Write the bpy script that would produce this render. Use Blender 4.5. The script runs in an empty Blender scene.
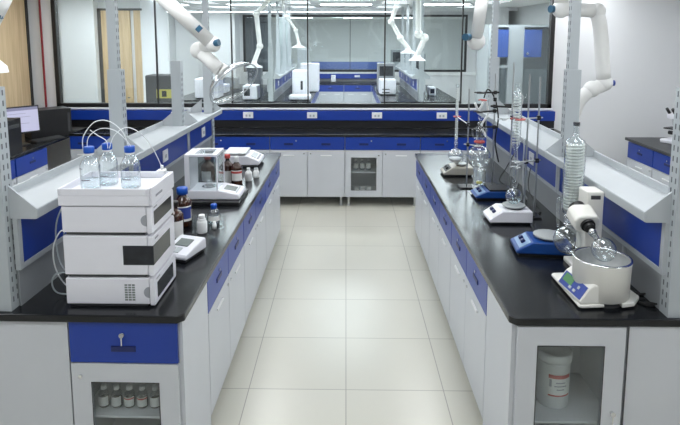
import bpy, bmesh, math, random
from mathutils import Vector, Matrix
random.seed(7)
PI = math.pi
C = bpy.context.scene.collection
S = bpy.context.scene

# ------------------------------------------------------------------ materials
MATS = {}
def mat(name, col, rough=.5, metal=0., var=.04, scale=6., emit=None, es=0., bump=0., spec=.5, coat=0.):
    m = bpy.data.materials.new(name); m.use_nodes = True
    nt = m.node_tree; b = nt.nodes['Principled BSDF']
    tc = nt.nodes.new('ShaderNodeTexCoord'); nz = nt.nodes.new('ShaderNodeTexNoise')
    nz.inputs['Scale'].default_value = scale; nz.inputs['Detail'].default_value = 3
    nt.links.new(tc.outputs['Object'], nz.inputs['Vector'])
    r = nt.nodes.new('ShaderNodeValToRGB')
    lo = [max(0, c*(1-var)) for c in col]; hi = [min(1, c*(1+var)) for c in col]
    r.color_ramp.elements[0].position = .3; r.color_ramp.elements[1].position = .7
    r.color_ramp.elements[0].color = (*lo, 1); r.color_ramp.elements[1].color = (*hi, 1)
    nt.links.new(nz.outputs['Fac'], r.inputs['Fac']); nt.links.new(r.outputs['Color'], b.inputs['Base Color'])
    b.inputs['Roughness'].default_value = rough; b.inputs['Metallic'].default_value = metal
    b.inputs['Specular IOR Level'].default_value = spec
    b.inputs['Coat Weight'].default_value = coat
    if emit:
        b.inputs['Emission Color'].default_value = (*emit, 1); b.inputs['Emission Strength'].default_value = es
    if bump:
        bp = nt.nodes.new('ShaderNodeBump'); bp.inputs['Strength'].default_value = bump
        nt.links.new(nz.outputs['Fac'], bp.inputs['Height']); nt.links.new(bp.outputs['Normal'], b.inputs['Normal'])
    MATS[name] = m; return m
def glassmat(name, tint=(.97,.98,.98), base=.06, power=3., k=.75, rough=.02, edge=1.):
    m = bpy.data.materials.new(name); m.use_nodes = True; nt = m.node_tree; nt.nodes.clear()
    o = nt.nodes.new('ShaderNodeOutputMaterial'); mx = nt.nodes.new('ShaderNodeMixShader')
    t = nt.nodes.new('ShaderNodeBsdfTransparent'); g = nt.nodes.new('ShaderNodeBsdfGlossy')
    lw = nt.nodes.new('ShaderNodeLayerWeight'); lw.inputs['Blend'].default_value = .5
    p = nt.nodes.new('ShaderNodeMath'); p.operation = 'POWER'; p.inputs[1].default_value = power
    a = nt.nodes.new('ShaderNodeMath'); a.operation = 'MULTIPLY_ADD'; a.inputs[1].default_value = k; a.inputs[2].default_value = base
    tr = nt.nodes.new('ShaderNodeValToRGB'); tr.color_ramp.elements[0].color = (*tint,1); tr.color_ramp.elements[0].position = .45
    tr.color_ramp.elements[1].color = (tint[0]*edge,tint[1]*edge*1.01,tint[2]*edge*1.02,1); tr.color_ramp.elements[1].position = .97
    nt.links.new(lw.outputs['Facing'], tr.inputs[0]); nt.links.new(tr.outputs[0], t.inputs['Color']); g.inputs['Roughness'].default_value = rough
    g.inputs['Color'].default_value = (.95,.97,.98,1)
    nt.links.new(lw.outputs['Facing'], p.inputs[0]); nt.links.new(p.outputs[0], a.inputs[0])
    nt.links.new(a.outputs[0], mx.inputs[0]); nt.links.new(t.outputs[0], mx.inputs[1]); nt.links.new(g.outputs[0], mx.inputs[2])
    nt.links.new(mx.outputs[0], o.inputs['Surface'])
    MATS[name] = m; return m
mat('white_wall', (.74,.75,.76), .7, scale=1.2, var=.02)
mat('ceiling_white', (.80,.81,.82), .8, var=.02)
mat('panel_grey', (.585,.605,.635), .38, var=.02, scale=2)
mat('panel_shade', (.27,.285,.30), .5, var=.03)  # tray shade on the risers put into the colour; also dark grey housings
mat('blue', (.006,.041,.31), .34, var=.05, scale=3)
mat('handle_blue', (.004,.012,.10), .4)
mat('worktop', (.007,.008,.010), .2, var=.1, scale=5, spec=.42)
mat('dark_grey', (.05,.052,.055), .5)
mat('black', (.010,.010,.011), .42)
mat('rubber', (.012,.012,.012), .7)
mat('shelf_grey', (.45,.48,.50), .42, var=.02, scale=3)
mat('post_grey', (.42,.455,.475), .42, var=.02, scale=3)
mat('slot_dark', (.12,.13,.14), .6)
mat('instrument_white', (.79,.79,.84), .35, var=.015)
mat('ivory', (.79,.78,.73), .4, var=.02)
mat('beige', (.50,.48,.42), .5, var=.03)
mat('arm_white', (.84,.84,.82), .35, var=.015)
mat('chrome', (.75,.76,.77), .16, 1.)
mat('steel', (.50,.52,.53), .32, 1.)
mat('brushed', (.55,.56,.56), .45, .7, var=.1, scale=20)
mat('cap_blue', (.008,.085,.46), .35)
mat('device_blue', (.006,.055,.25), .35)
mat('lcd', (.20,.23,.22), .25)
mat('smoke_window', (.018,.02,.026), .10, var=.3, scale=18)
mat('amber', (.045,.014,.005), .10, var=.3, spec=.7)
mat('amber_light', (.14,.10,.08), .15, var=.3, spec=.7)
mat('paper', (.80,.80,.78), .7, var=.02)
mat('print_grey', (.32,.33,.36), .7)
mat('print_blue', (.03,.06,.30), .6)
mat('red', (.50,.07,.06), .5)
mat('panel_blue', (.22,.33,.52), .4)
mat('plate_grey', (.36,.38,.38), .4)
mat('red_pipe', (.24,.010,.018), .45)
mat('pink', (.55,.13,.12), .5)
mat('teal', (.02,.10,.18), .4)
mat('plastic_white', (.84,.85,.85), .45)
mat('white_dot', (.85,.86,.86), .5)
mat('powder', (.85,.86,.87), .8)
mat('tubing', (.80,.83,.84), .3)
mat('grey_tube', (.36,.40,.43), .35)
mat('yellow', (.55,.5,.10), .5)
mat('green_panel', (.06,.22,.07), .4)
mat('dark_wall', (.10,.11,.125), .4)
mat('blind_grey', (.47,.50,.50), .6)
mat('hood_blue', (.06,.12,.40), .4)
mat('coil_white', (.80,.84,.82), .25)
mat('screen', (.3,.3,.35), .3, emit=(.42,.42,.60), es=.75)
mat('screen_line', (.2,.2,.25), .3, emit=(.18,.18,.34), es=.5)
mat('lamp', (1,1,1), .5, emit=(.94,.97,1.), es=8.2)
mat('lamp_bright', (1,1,1), .5, emit=(.93,.98,1.), es=17.)
glassmat('pane', tint=(.93,.965,.975), base=.05, power=4, k=.6, rough=.0)
glassmat('glass', tint=(.93,.95,.955), base=.11, power=1.8, k=.75, rough=.05, edge=.5)
glassmat('glass_hood', tint=(.93,.95,.955), base=.16, power=1.6, k=.7, rough=.12, edge=.6)
glassmat('glass_clear', tint=(.97,.98,.98), base=.03, power=3., k=.6, rough=.02)
glassmat('dark_glass', tint=(.90,.92,.92), base=.05, power=3., k=.5, rough=.03)
glassmat('liquid', tint=(.90,.94,.95), base=.03, power=3., k=.4, rough=.05)
# wood
def wood():
    m = mat('wood', (.50,.36,.21), .5); nt = m.node_tree; b = nt.nodes['Principled BSDF']
    tc = nt.nodes.new('ShaderNodeTexCoord'); mp = nt.nodes.new('ShaderNodeMapping'); mp.inputs['Scale'].default_value = (14,14,.8)
    nz = nt.nodes.new('ShaderNodeTexNoise'); nz.inputs['Scale'].default_value = 2.; nz.inputs['Detail'].default_value = 6
    r = nt.nodes.new('ShaderNodeValToRGB'); r.color_ramp.elements[0].color = (.50,.36,.20,1); r.color_ramp.elements[1].color = (.66,.50,.31,1)
    r.color_ramp.elements[0].position=.3; r.color_ramp.elements[1].position=.7
    nt.links.new(tc.outputs['Object'], mp.inputs[0]); nt.links.new(mp.outputs[0], nz.inputs['Vector'])
    nt.links.new(nz.outputs['Fac'], r.inputs['Fac']); nt.links.new(r.outputs['Color'], b.inputs['Base Color'])
wood()
def tiles():
    m = mat('tiles', (.66,.655,.60), .28, var=.03, scale=1.5); nt = m.node_tree; b = nt.nodes['Principled BSDF']
    tc = nt.nodes.new('ShaderNodeTexCoord'); mp = nt.nodes.new('ShaderNodeMapping')
    mp.inputs['Location'].default_value = (-.005, -6.465+12.44, 0)
    br = nt.nodes.new('ShaderNodeTexBrick'); br.offset = 0; br.squash = 1
    br.inputs['Scale'].default_value = 1; br.inputs['Brick Width'].default_value = .622; br.inputs['Row Height'].default_value = .622
    br.inputs['Mortar Size'].default_value = .0032; br.inputs['Mortar Smooth'].default_value = .2
    br.inputs['Color1'].default_value = (.59,.575,.50,1); br.inputs['Color2'].default_value = (.615,.60,.525,1)
    br.inputs['Mortar'].default_value = (.33,.315,.275,1)
    nz = nt.nodes.new('ShaderNodeTexNoise'); nz.inputs['Scale'].default_value = 3; nz.inputs['Detail'].default_value = 5
    mx = nt.nodes.new('ShaderNodeMix'); mx.data_type='RGBA'; mx.blend_type='MULTIPLY'; mx.inputs[0].default_value=.25
    r = nt.nodes.new('ShaderNodeValToRGB'); r.color_ramp.elements[0].color=(.8,.8,.78,1); r.color_ramp.elements[1].color=(1,1,1,1)
    nt.links.new(tc.outputs['Object'], mp.inputs[0]); nt.links.new(mp.outputs[0], br.inputs['Vector'])
    nt.links.new(tc.outputs['Object'], nz.inputs['Vector']); nt.links.new(nz.outputs['Fac'], r.inputs['Fac'])
    nt.links.new(br.outputs['Color'], mx.inputs[6]); nt.links.new(r.outputs['Color'], mx.inputs[7])
    nt.links.new(mx.outputs[2], b.inputs['Base Color'])
tiles()

# ------------------------------------------------------------------ mesh builder
ZF = -.08     # floor level (worktops stand .93 above it)
class MB:
    def __init__(s): s.b = bmesh.new(); s.i = 0; s.sm = False
    def m(s, i): s.i = i; return s
    def _f(s, faces, smooth=None):
        for f in faces:
            f.material_index = s.i; f.smooth = s.sm if smooth is None else smooth
    def box(s, x0,y0,z0,x1,y1,z1, M=None):
        co = [(x,y,z) for z in (z0,z1) for y in (y0,y1) for x in (x0,x1)]
        v = [s.b.verts.new(M @ Vector(c) if M else c) for c in co]
        q = [(0,2,3,1),(4,5,7,6),(0,1,5,4),(2,6,7,3),(0,4,6,2),(1,3,7,5)]
        s._f([s.b.faces.new([v[k] for k in f]) for f in q], False); return s
    def prism(s, pts, axis, a, b, M=None):
        # pts 2D polygon, extruded along axis ('x': pts are (y,z); 'y': (x,z); 'z': (x,y))
        def mk(p, t): return {'x':(t,p[0],p[1]), 'y':(p[0],t,p[1]), 'z':(p[0],p[1],t)}[axis]
        A = [s.b.verts.new(M @ Vector(mk(p,a)) if M else mk(p,a)) for p in pts]
        B = [s.b.verts.new(M @ Vector(mk(p,b)) if M else mk(p,b)) for p in pts]
        n = len(pts); fs = [s.b.faces.new(A), s.b.faces.new(B[::-1])]
        for k in range(n): fs.append(s.b.faces.new([A[k],B[k],B[(k+1)%n],A[(k+1)%n]]))
        s._f(fs, False); return s
    def lathe(s, prof, c=(0,0,0), n=28, M=None, a0=0, a1=2*PI):
        # prof [(r,z)...]
        rings = []; full = abs(a1-a0-2*PI) < 1e-6; nn = n if full else n+1
        c = Vector(c)
        for r, z in prof:
            if r < 1e-6:
                p = Vector((0,0,z)); p = (M @ p if M else p) + c; rings.append([s.b.verts.new(p)])
            else:
                R = []
                for k in range(nn):
                    a = a0+(a1-a0)*k/n; p = Vector((r*math.cos(a), r*math.sin(a), z)); p = (M @ p if M else p) + c; R.append(s.b.verts.new(p))
                rings.append(R)
        fs = []
        for A, B in zip(rings, rings[1:]):
            for k in range(n):
                k2 = (k+1) % nn
                if len(A) == 1 and len(B) == 1: continue
                if len(A) == 1: q = [A[0], B[k2], B[k]]
                elif len(B) == 1: q = [A[k], A[k2], B[0]]
                else: q = [A[k], A[k2], B[k2], B[k]]
                fs.append(s.b.faces.new(q))
        s._f(fs, True); return s
    def cyl(s, p0, p1, r0, r1=None, n=20, cap=True):
        r1 = r0 if r1 is None else r1; p0 = Vector(p0); p1 = Vector(p1); d = p1-p0; L = d.length
        M = d.to_track_quat('Z','Y').to_matrix().to_4x4()
        prof = [(0,0),(r0,0)] if cap else [(r0,0)]
        i0 = len(s.b.faces)
        s.lathe([(r0,0),(r1,L)], p0, n, M)
        if cap:
            for z, r in ((0,r0),(L,r1)):
                vs = [s.b.verts.new((M @ Vector((r*math.cos(2*PI*k/n), r*math.sin(2*PI*k/n), z)))+p0) for k in range(n)]
                s._f([s.b.faces.new(vs if z else vs[::-1])], False)
        return s
    def ball(s, c, r, n=20, sc=(1,1,1), M=None):
        pr = [(r*math.sin(PI*k/(n//2))*1, -r*math.cos(PI*k/(n//2))) for k in range(n//2+1)]
        pr[0] = (0,-r); pr[-1] = (0,r)
        D = Matrix.Diagonal((*sc,1)); MM = (M @ D) if M else D
        return s.lathe(pr, c, n, MM)
    def tube(s, pts, r, n=8, sub=6, rr=None):
        P = smooth_path(pts, sub) if sub > 1 else [Vector(p) for p in pts]
        rings = []; up = Vector((0,0,1)); prev = None
        for k, p in enumerate(P):
            t = (P[min(k+1,len(P)-1)] - P[max(k-1,0)]).normalized()
            if prev is None:
                a = t.cross(up) if abs(t.z) < .95 else t.cross(Vector((1,0,0))); a.normalize()
            else:
                a = (prev - t*prev.dot(t)).normalized()
            prev = a; b = t.cross(a); rad = r if rr is None else r+(rr-r)*k/(len(P)-1)
            rings.append([s.b.verts.new(p + (a*math.cos(2*PI*j/n)+b*math.sin(2*PI*j/n))*rad) for j in range(n)])
        fs = []
        for A, B in zip(rings, rings[1:]):
            for j in range(n): fs.append(s.b.faces.new([A[j],A[(j+1)%n],B[(j+1)%n],B[j]]))
        s._f(fs, True)
        s._f([s.b.faces.new(rings[0][::-1]), s.b.faces.new(rings[-1])], False); return s
    def build(s, name, mats, parent=None, loc=(0,0,0), rz=0, bevel=0, seg=2):
        bmesh.ops.recalc_face_normals(s.b, faces=s.b.faces)
        if abs(loc[2] + (parent.location.z if parent else 0)) < 1e-6 and name != 'floor':
            for v in s.b.verts:          # whatever stands on the floor reaches down to floor level
                if -.001 < v.co.z < .0125: v.co.z += ZF
        me = bpy.data.meshes.new(name); s.b.to_mesh(me); s.b.free()
        for x in (mats if isinstance(mats,(list,tuple)) else [mats]): me.materials.append(MATS[x])
        o = bpy.data.objects.new(name, me); C.objects.link(o)
        o.location = loc; o.rotation_euler = (0,0,rz)
        if parent: o.parent = parent
        if bevel:
            md = o.modifiers.new('bevel','BEVEL'); md.width = bevel; md.segments = seg; md.limit_method = 'ANGLE'; md.angle_limit = .7
        return o
def smooth_path(pts, sub):
    P = [Vector(p) for p in pts]
    if len(P) < 3: return P
    out = []
    for i in range(len(P)-1):
        p0 = P[max(i-1,0)]; p1 = P[i]; p2 = P[i+1]; p3 = P[min(i+2,len(P)-1)]
        for k in range(sub):
            t = k/sub
            out.append(.5*((2*p1)+(p2-p0)*t+(2*p0-5*p1+4*p2-p3)*t*t+(3*p1-p0-3*p2+p3)*t**3))
    out.append(P[-1]); return out
def thing(name, label, cat, loc=(0,0,0), rz=0, group=None):
    o = bpy.data.objects.new(name, None); C.objects.link(o); o.location = loc; o.rotation_euler = (0,0,rz)
    o.empty_display_size = .05; return tag(o, label, cat, group)
def tag(o, label, cat, group=None):
    o['label'] = label; o['category'] = cat
    if group: o['group'] = group
    return o
def struct(name, mb, mats, **k):
    o = mb.build(name, mats, **k); o['kind'] = 'structure'; return o
def dup(root, loc, rz=None, label=None, group=None):
    def cp(o, parent):
        c = o.copy(); C.objects.link(c); c.parent = parent
        for ch in [x for x in bpy.data.objects if x.parent == o]: cp(ch, c)
        return c
    r = cp(root, None); r.location = loc
    if rz is not None: r.rotation_euler = (0,0,rz)
    if label: r['label'] = label
    if group: r['group'] = group
    return r

# ------------------------------------------------------------------ room shell
WL, WR, YB, YB2, YB3, CH = -4.4, 4.6, 7.8, 16.3, 27., 2.9
struct('floor', MB().box(-7,-1.2,ZF-.1,6,YB3+.2,ZF), 'tiles')
struct('ceiling', MB().box(-7,-1.2,CH,6,YB3+.2,CH+.1), 'ceiling_white')
struct('wall_left', MB().box(WL-.15,-1.2,0,WL,YB,CH), 'white_wall')
struct('wall_right', MB().box(WR,-1.2,0,WR+.15,YB,CH), 'white_wall')
# back wall with the wide glazed opening X -4.0..2.79, Z 1.19..2.70
def wall_with_hole(name, y0, y1, X0, X1, a, b, z0, z1):
    w = MB(); w.box(X0,y0,0,a,y1,CH); w.box(b,y0,0,X1,y1,CH); w.box(a,y0,0,b,y1,z0); w.box(a,y0,z1,b,y1,CH)
    return struct(name, w, 'white_wall')
wall_with_hole('wall_back', YB, YB+.12, WL-.15, WR+.15, -4.04, 2.83, 1.17, 2.74)
def window(name, x0, x1, z0, z1, y, mull, fw=.055, mw=.008):
    w = MB(); w.box(x0,y-.03,z0,x1,y+.05,z0+fw); w.box(x0,y-.03,z1-fw,x1,y+.05,z1)
    w.box(x0,y-.03,z0,x0+fw,y+.05,z1); w.box(x1-fw,y-.03,z0,x1,y+.05,z1)
    root = struct(name, w, 'black')
    xs = [x0+fw]+mull+[x1-fw]
    for mx in mull:
        MB().box(mx-mw,y-.01,z0+fw,mx+mw,y+.03,z1-fw).build('mullion', 'black', root)
    for a, b in zip(xs, xs[1:]):
        MB().box(a+mw,y+.004,z0+fw,b-mw,y+.012,z1-fw).build('glass_pane', 'pane', root)
    return root
window('window_1', -4.04, 2.83, 1.17, 2.74, YB, [-2.62,-1.575,-.525,.535,1.59])
# sill below the window
struct('trim_1', MB().box(-4.05,YB-.035,1.14,2.85,YB,1.168), 'plastic_white', bevel=.004)
# left wall door of wood with black frame
d1 = struct('door_1', MB().box(WL,5.3,0,WL+.03,7.72,2.75), 'wood')
MB().box(WL,7.72,0,WL+.04,7.775,2.80).box(WL,5.2,2.75,WL+.04,7.72,2.80).build('door_frame','black',d1)
tag(MB().cyl((0,0,.95),(0,0,CH-.01),.014,n=12).build('fire_pipe','red_pipe',loc=(-4.19,YB-.03,0)),
    'thin vertical red pipe on the white wall left of the big window', 'pipe')
# service strip on the back wall
sp = thing('service_panel', 'long blue strip with white sockets under the big window', 'socket panel', (0,YB-.02,0))
MB().box(-4.3,-.06,1.0,2.87,.015,1.13).build('blue_strip','blue',sp)
MB().box(-4.3,-.04,.895,2.87,.015,.998).build('splash_board','black',sp)
for x in (-3.2,-2.35,-1.35,-.465,.43,1.32,2.2):
    s_ = MB().box(x-.07,-.068,1.03,x+.07,-.06,1.115).build('socket','plastic_white',sp,bevel=.003)
    MB().box(x-.035,-.0705,1.05,x-.01,-.0685,1.08).box(x+.01,-.0705,1.05,x+.035,-.0685,1.08).build('outlet','shelf_grey',s_)

# ------------------------------------------------------------------ furniture
def handle_blue(parent, x, z, w=.12, y=-.02):
    MB().box(x-w/2,y-.006,z-.014,x+w/2,y+.002,z+.014).build('handle','handle_blue',parent,bevel=.002)
def lock(parent, x, z, y=-.02, key=False):
    l = MB().cyl((x,y-.009,z),(x,y+.002,z),.0095,n=14)
    if key:
        l.cyl((x,y-.022,z+.002),(x,y-.009,z),.012,.008,n=12); l.box(x-.004,y-.02,z-.05,x+.002,y-.017,z)
    l.build('lock','chrome',parent)
def cabinet(label, loc, rz, w, d=.5, z0=-.03, zs=.595, zt=.808, drawers=2, doors=('p','p'), hpd=1, key=False, group=None, end=False, legs=True, open_side=False):
    t = thing('base_cabinet', label, 'cabinet', loc, rz, group)
    b = MB(); th = .016
    b.box(0,0,z0,th,d,zt).box(w-th,0,z0,w,d,zt).box(th,d-th,z0,w-th,d,zt).box(th,0,z0,w-th,d-th,z0+th)
    (b.box(th,.002,zs-.006,w-th,d-th,zs+.006) if drawers else None); b.box(th,.05,zt-th,w-th,d-th,zt)
    b.build('body','panel_grey',t)
    if any(k == 'g' for k in doors):
        shz = {True:.292}.get(end,.38); ww = w/len(doors); k = doors.index('g')
        MB().box(th+k*ww*(len(doors)>1),.02,z0+(shz-z0)-.012,th+(k+1)*ww-2*th,d-th,shz).build('shelf','panel_grey',t)
    if legs:
        for x in (.05,w-.05):
            MB().cyl((x,.06,0),(x,.06,z0),.018,.022,n=12).cyl((x,.06,0),(x,.06,.012),.026,n=12).build('leg','black' if z0<.03 else 'brushed',t)
    g = .003
    if drawers:
        dw = w/drawers
        for k in range(drawers):
            f = MB().box(k*dw+g,-.02,zs+g,(k+1)*dw-g,-.0005,zt-.003).build('drawer','blue',t,bevel=.0015)
            zc = (zs+zt)/2
            if hpd == 1: handle_blue(f, (k+.5)*dw, zc-(.03 if key else .0)); lock(f,(k+.5)*dw, zc+.045, key=key)
            else:
                for q in (.25,.75): handle_blue(f,(k+q)*dw,zc-.01)
                lock(f,(k+.35)*dw,zc+.035)
        top = zs-g
    else: top = zt-.004
    n = len(doors)
    for k, kind in enumerate(doors):
        x0 = k*w/n+g; x1 = (k+1)*w/n-g; zb = z0
        if kind == 'g':
            ix0, ix1, iz0, iz1 = x0+.075, x1-.075, zb+.09, top-.095
            if end: ix0, ix1, iz0, iz1 = x0+.095, x1-.095, .04, top-.095
            f = MB().box(x0,-.02,zb,ix0,-.0005,top).box(ix1,-.02,zb,x1,-.0005,top).box(ix0,-.02,zb,ix1,-.0005,iz0).box(ix0,-.02,iz1,ix1,-.0005,top)
            f = f.build('glass_door','panel_grey',t)
            MB().box(ix0,-.013,iz0,ix1,-.009,iz1).build('window_pane','dark_glass',f)
            gk = MB(); e = .004
            gk.box(ix0,-.0215,iz0,ix0+e,-.0195,iz1).box(ix1-e,-.0215,iz0,ix1,-.0195,iz1).box(ix0+e,-.0215,iz0,ix1-e,-.0195,iz0+e).box(ix0+e,-.0215,iz1-e,ix1-e,-.0195,iz1)
            gk.build('gasket','black',f)
            lx = {'L':x0+.045,'R':x1-.045}['R' if (k%2==0 and n>1) else 'L']
            if end and not drawers: lock(f, x1-.045, .37, key=True)
            else: lock(f, lx, top-.065)
        elif kind == 'p':
            f = MB().box(x0,-.02,zb,x1,-.0005,top).build('door','panel_grey',t,bevel=.0015)
            hx = (x0+x1)/2
            MB().box(hx-.075,-.03,top-.075,hx+.075,-.0195,top-.06).build('handle','plastic_white',f,bevel=.003)
            lock(f, (x0+.04) if k%2 else (x1-.04), top-.045)
    return t
def worktop(label, pts, z0, z1, loc=(0,0,0), rz=0):
    o = MB().prism(pts,'z',z0,z1).build('worktop','worktop',loc=loc,rz=rz,bevel=.006,seg=3)
    return tag(o, label, 'worktop')
def post_mb(zs, ztop, w=.094, d=.075, split=1.93, base=.85):
    p = MB(); p.box(-w/2,-d/2,base,w/2,d/2,split)
    if ztop > split+.01: p.box(-w/2+.01,-d/2+.01,split,w/2-.022,d/2-.01,ztop)
    p.m(1)
    z = base+.04
    while z < ztop-.1:
        up = z > split-.02
        xw = (w/2 if not up else w/2-.022)
        for sx in (-1,1):
            X = xw*sx if not up else (w/2-.022 if sx>0 else -w/2+.01)
            for yy in (-.02,.012): p.box(X-.001 if sx>0 else X-.0012,yy,z,X+.0012 if sx>0 else X+.001,yy+.008,z+.026)
        z += .05
    return p
def rack(label, loc, rz, posts, y0, y1, short=(), dx=None, socks=((.5,),(.5,),(.5,))):
    """reagent rack: local y along the island, posts on the centre line"""
    t = thing('reagent_rack', label, 'reagent shelf rack', loc, rz)
    for k, y in enumerate(posts):
        p = post_mb(1.3, 1.931 if k in short else CH-.002).build('post',['post_grey','slot_dark'],t,loc=((dx[k] if dx else 0),y,0),bevel=0)
        x = .07
    edges = [y0]+[p for p in posts[1:-1]]+[y1]
    for a, b in zip(edges, edges[1:]):
        m = MB(); W = .18; zb = 1.31; g = .004
        # tray: board, lips that lean outward, folded bottom
        m.prism([(-W,zb+.04),(-W-.003,zb+.035),(-W,zb-.008),(-W+.01,zb-.012),(W-.01,zb-.012),(W,zb-.008),(W+.003,zb+.035),(W,zb+.04),(W-.012,zb+.04),(W-.016,zb),(-W+.016,zb),(-W+.012,zb+.04)],'y',a+g,b-g)
        m.build('shelf_tray','shelf_grey',t)
    for e in edges:
        off = .006 if e == y0 else (-.012 if e == y1 else 0)
        for sx in (-1,1):
            MB().prism([(sx*.047,1.30),(sx*.176,1.30),(sx*.176,1.352),(sx*.047,1.46)],'y',e+off-.003,e+off+.003+.003).build('gusset','shelf_grey',t)
    # blue fascia either side with aluminium frame, and grey riser below, coloured darker for the tray's shade
    for sx in (-1,1):
        x = sx*.068
        for mi, (a, b) in enumerate(zip(edges, edges[1:])):
            MB().box(x-.006,a+.035,1.065,x+.006,b-.035,1.285).build('fascia','blue',t)
            fr = MB(); fr.box(x-.012,a+.005,1.04,x+.012,b-.005,1.065).box(x-.012,a+.005,1.065,x+.012,a+.035,1.296).box(x-.012,b-.035,1.065,x+.012,b-.005,1.296)
            fr.build('fascia_frame','shelf_grey',t)
            for q in (socks[mi] if mi < len(socks) else ()):
                yc = a+(b-a)*q; 
                s_ = MB().box(x+sx*.006 if sx>0 else x-.014,yc-.06,1.11,x+.014 if sx>0 else x-.006,yc+.06,1.21).build('socket','plastic_white',t,bevel=.003)
                MB().box(x+sx*.0142-.001,yc-.02,1.14,x+sx*.0142+.001,yc-.008,1.17).box(x+sx*.0142-.001,yc+.008,1.14,x+sx*.0142+.001,yc+.02,1.17).build('outlet','print_grey',s_)
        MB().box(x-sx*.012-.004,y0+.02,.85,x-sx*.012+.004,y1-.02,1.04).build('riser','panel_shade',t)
    return t

# frames of the two islands: (u outward from the aisle edge, v away from the viewer)
AL = -.0100
def LF(u, v, z=0):
    c, s_ = math.cos(AL), math.sin(AL); x, y = -u, v
    return (-.768+x*c-y*s_, 2.52+x*s_+y*c, z)
def RF(u, v, z=0): return (.778+u, 2.52+v, z)
DW, LEN = 1.70, 3.74
# left island
lp = [(0+.03,0),(LEN,0),(LEN,DW),(0,DW),(0,.03)]   # local x = v, local y = u
def lefttop(): 
    pts = [(-.03,-.01),(-DW,-.01),(-DW,LEN),(0,LEN),(0,.02)]
    return worktop('black epoxy worktop of the left island under the stacked white instrument', pts, .811, .85, LF(0,0), AL)
lefttop()
NF = 'cabinets of the left island facing the aisle'; NR = 'cabinets of the right island facing the aisle'
names = ['nearest','middle','farthest']
for k in range(3):
    cabinet('%s grey cabinet with blue drawers facing the aisle on the left island' % names[k], LF(.035,.50+k*1.075), PI/2+AL, 1.07, d=.6)
    cabinet('%s grey cabinet with blue drawers facing the aisle on the right island' % names[k], (RF(.035,.50+(k+1)*1.075-.005)), -PI/2, 1.07, d=.6)
# end cabinets facing the viewer
cabinet('left island end cabinet with one blue drawer and glass door with small bottles', LF(.035+.53,.03), AL, .53, d=.44, drawers=1, doors=('g',), key=True, end=True)
cabinet('right island end cabinet with a drawerless glass door showing a white bucket', RF(.035,.03), 0, .515, d=.44, drawers=0, doors=('g',), end=True)
tag(MB().box(-.535,.012,0,0,.03,.809).box(-.535,.03,0,-.52,.46,.809).build('end_panel','panel_grey',loc=LF(.57,0),rz=AL), 'plain grey end panel at the bottom left of the photo', 'panel')
tag(MB().box(-.53,.012,0,0,.03,.809).box(-.53,.03,0,-.515,.46,.809).build('end_panel','panel_grey',loc=LF(1.11,0),rz=AL), 'grey end panel of the left island, outside the left edge', 'panel')
e = tag(MB().box(0,.012,0,.535,.03,.809).box(.52,.03,0,.535,.46,.809).build('end_panel','panel_grey',loc=RF(.555,0)), 'plain grey end panel beside the glass door at bottom right', 'panel')
MB().box(0,.006,0,.004,.012,.809).build('seam','dark_grey',e)
tag(MB().box(0,.012,0,.54,.03,.809).build('end_panel','panel_grey',loc=RF(1.095,0)), 'grey end panel of the right island, outside the right edge', 'panel')
tag(MB().box(-.0,.03,0,.018,.495,.809).build('filler_panel','panel_grey',loc=LF(.034,0),rz=AL), 'blank grey filler panel at the aisle corner of the left island', 'panel')
tag(MB().box(-.018,.03,0,.0,.495,.809).build('filler_panel','panel_grey',loc=RF(.034,0)), 'blank grey filler panel at the aisle corner of the right island', 'panel')
# outer halves
for k in range(3):
    tag(MB().box(-.6,0,0,0,1.07,.809).box(-.62,.003,.05,-.6,1.067,.58).m(1).box(-.62,.003,.59,-.6,1.067,.808).build('base_cabinet',['panel_grey','blue'],loc=LF(.035+1.0,.50+k*1.075),rz=AL),
        '%s cabinet on the outer side of the left island' % names[k], 'cabinet')
    tag(MB().box(0,0,0,.6,1.07,.809).box(.6,.003,.05,.62,1.067,.58).m(1).box(.6,.003,.59,.62,1.067,.808).build('base_cabinet',['panel_grey','blue'],loc=RF(.035+1.0,.50+k*1.075)),
        '%s cabinet on the outer side of the right island' % names[k], 'cabinet')
worktop('black epoxy worktop of the right island under the glassware', [(.03,0),(DW,0),(DW,LEN),(0,LEN),(0,.03)], .811, .85, RF(0,0))
CL = LF(.85,0)
rack('long grey shelf rack with four posts standing on the left island', (CL[0]-.035,CL[1],0), AL-.0145, [.055,1.42,2.79,LEN-.06], .055, LEN-.02, short=(2,), dx=[0,0,-.015,.04], socks=((),(.52,),(.55,)))
CR = RF(.85,0)
rack('long grey shelf rack with three posts standing on the right island', (CR[0]-.05,CR[1],0), -.016, [.055,1.47,LEN-.02], .055, LEN-.005, dx=[-.015,-.012,-.01], socks=((),(.27,)))

# back bench
ZB = .89
bl = ['second','third','fourth','fifth','sixth','seventh','eighth']
xs = [-3.62,-2.95,-1.97,-.99,-.01,.97,1.95,2.86]
lab = ['far left narrow cabinet of the back bench, in the corner by the desktop computer',
       'cabinet of the back bench behind the left reagent rack',
       'cabinet of the back bench partly hidden by the far end of the left island',
       'plain two-door cabinet of the back bench, left of the aisle centre line',
       'cabinet of the back bench with a glass door showing bottles',
       'cabinet of the back bench behind the far end of the right island',
       'rightmost cabinet of the back bench behind the right reagent rack']
for k in range(7):
    cabinet(lab[k], (xs[k]+.002,7.25,0), 0, xs[k+1]-xs[k]-.004, d=.5, z0=.055, zs=.682, zt=.858, drawers=1, hpd=2, doors=('g','p') if k==4 else ('p','p'))
worktop('long black worktop of the back bench under the big window', [(-3.62,7.22),(2.88,7.22),(2.88,7.74),(-3.62,7.74)], .858, .89)
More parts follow.
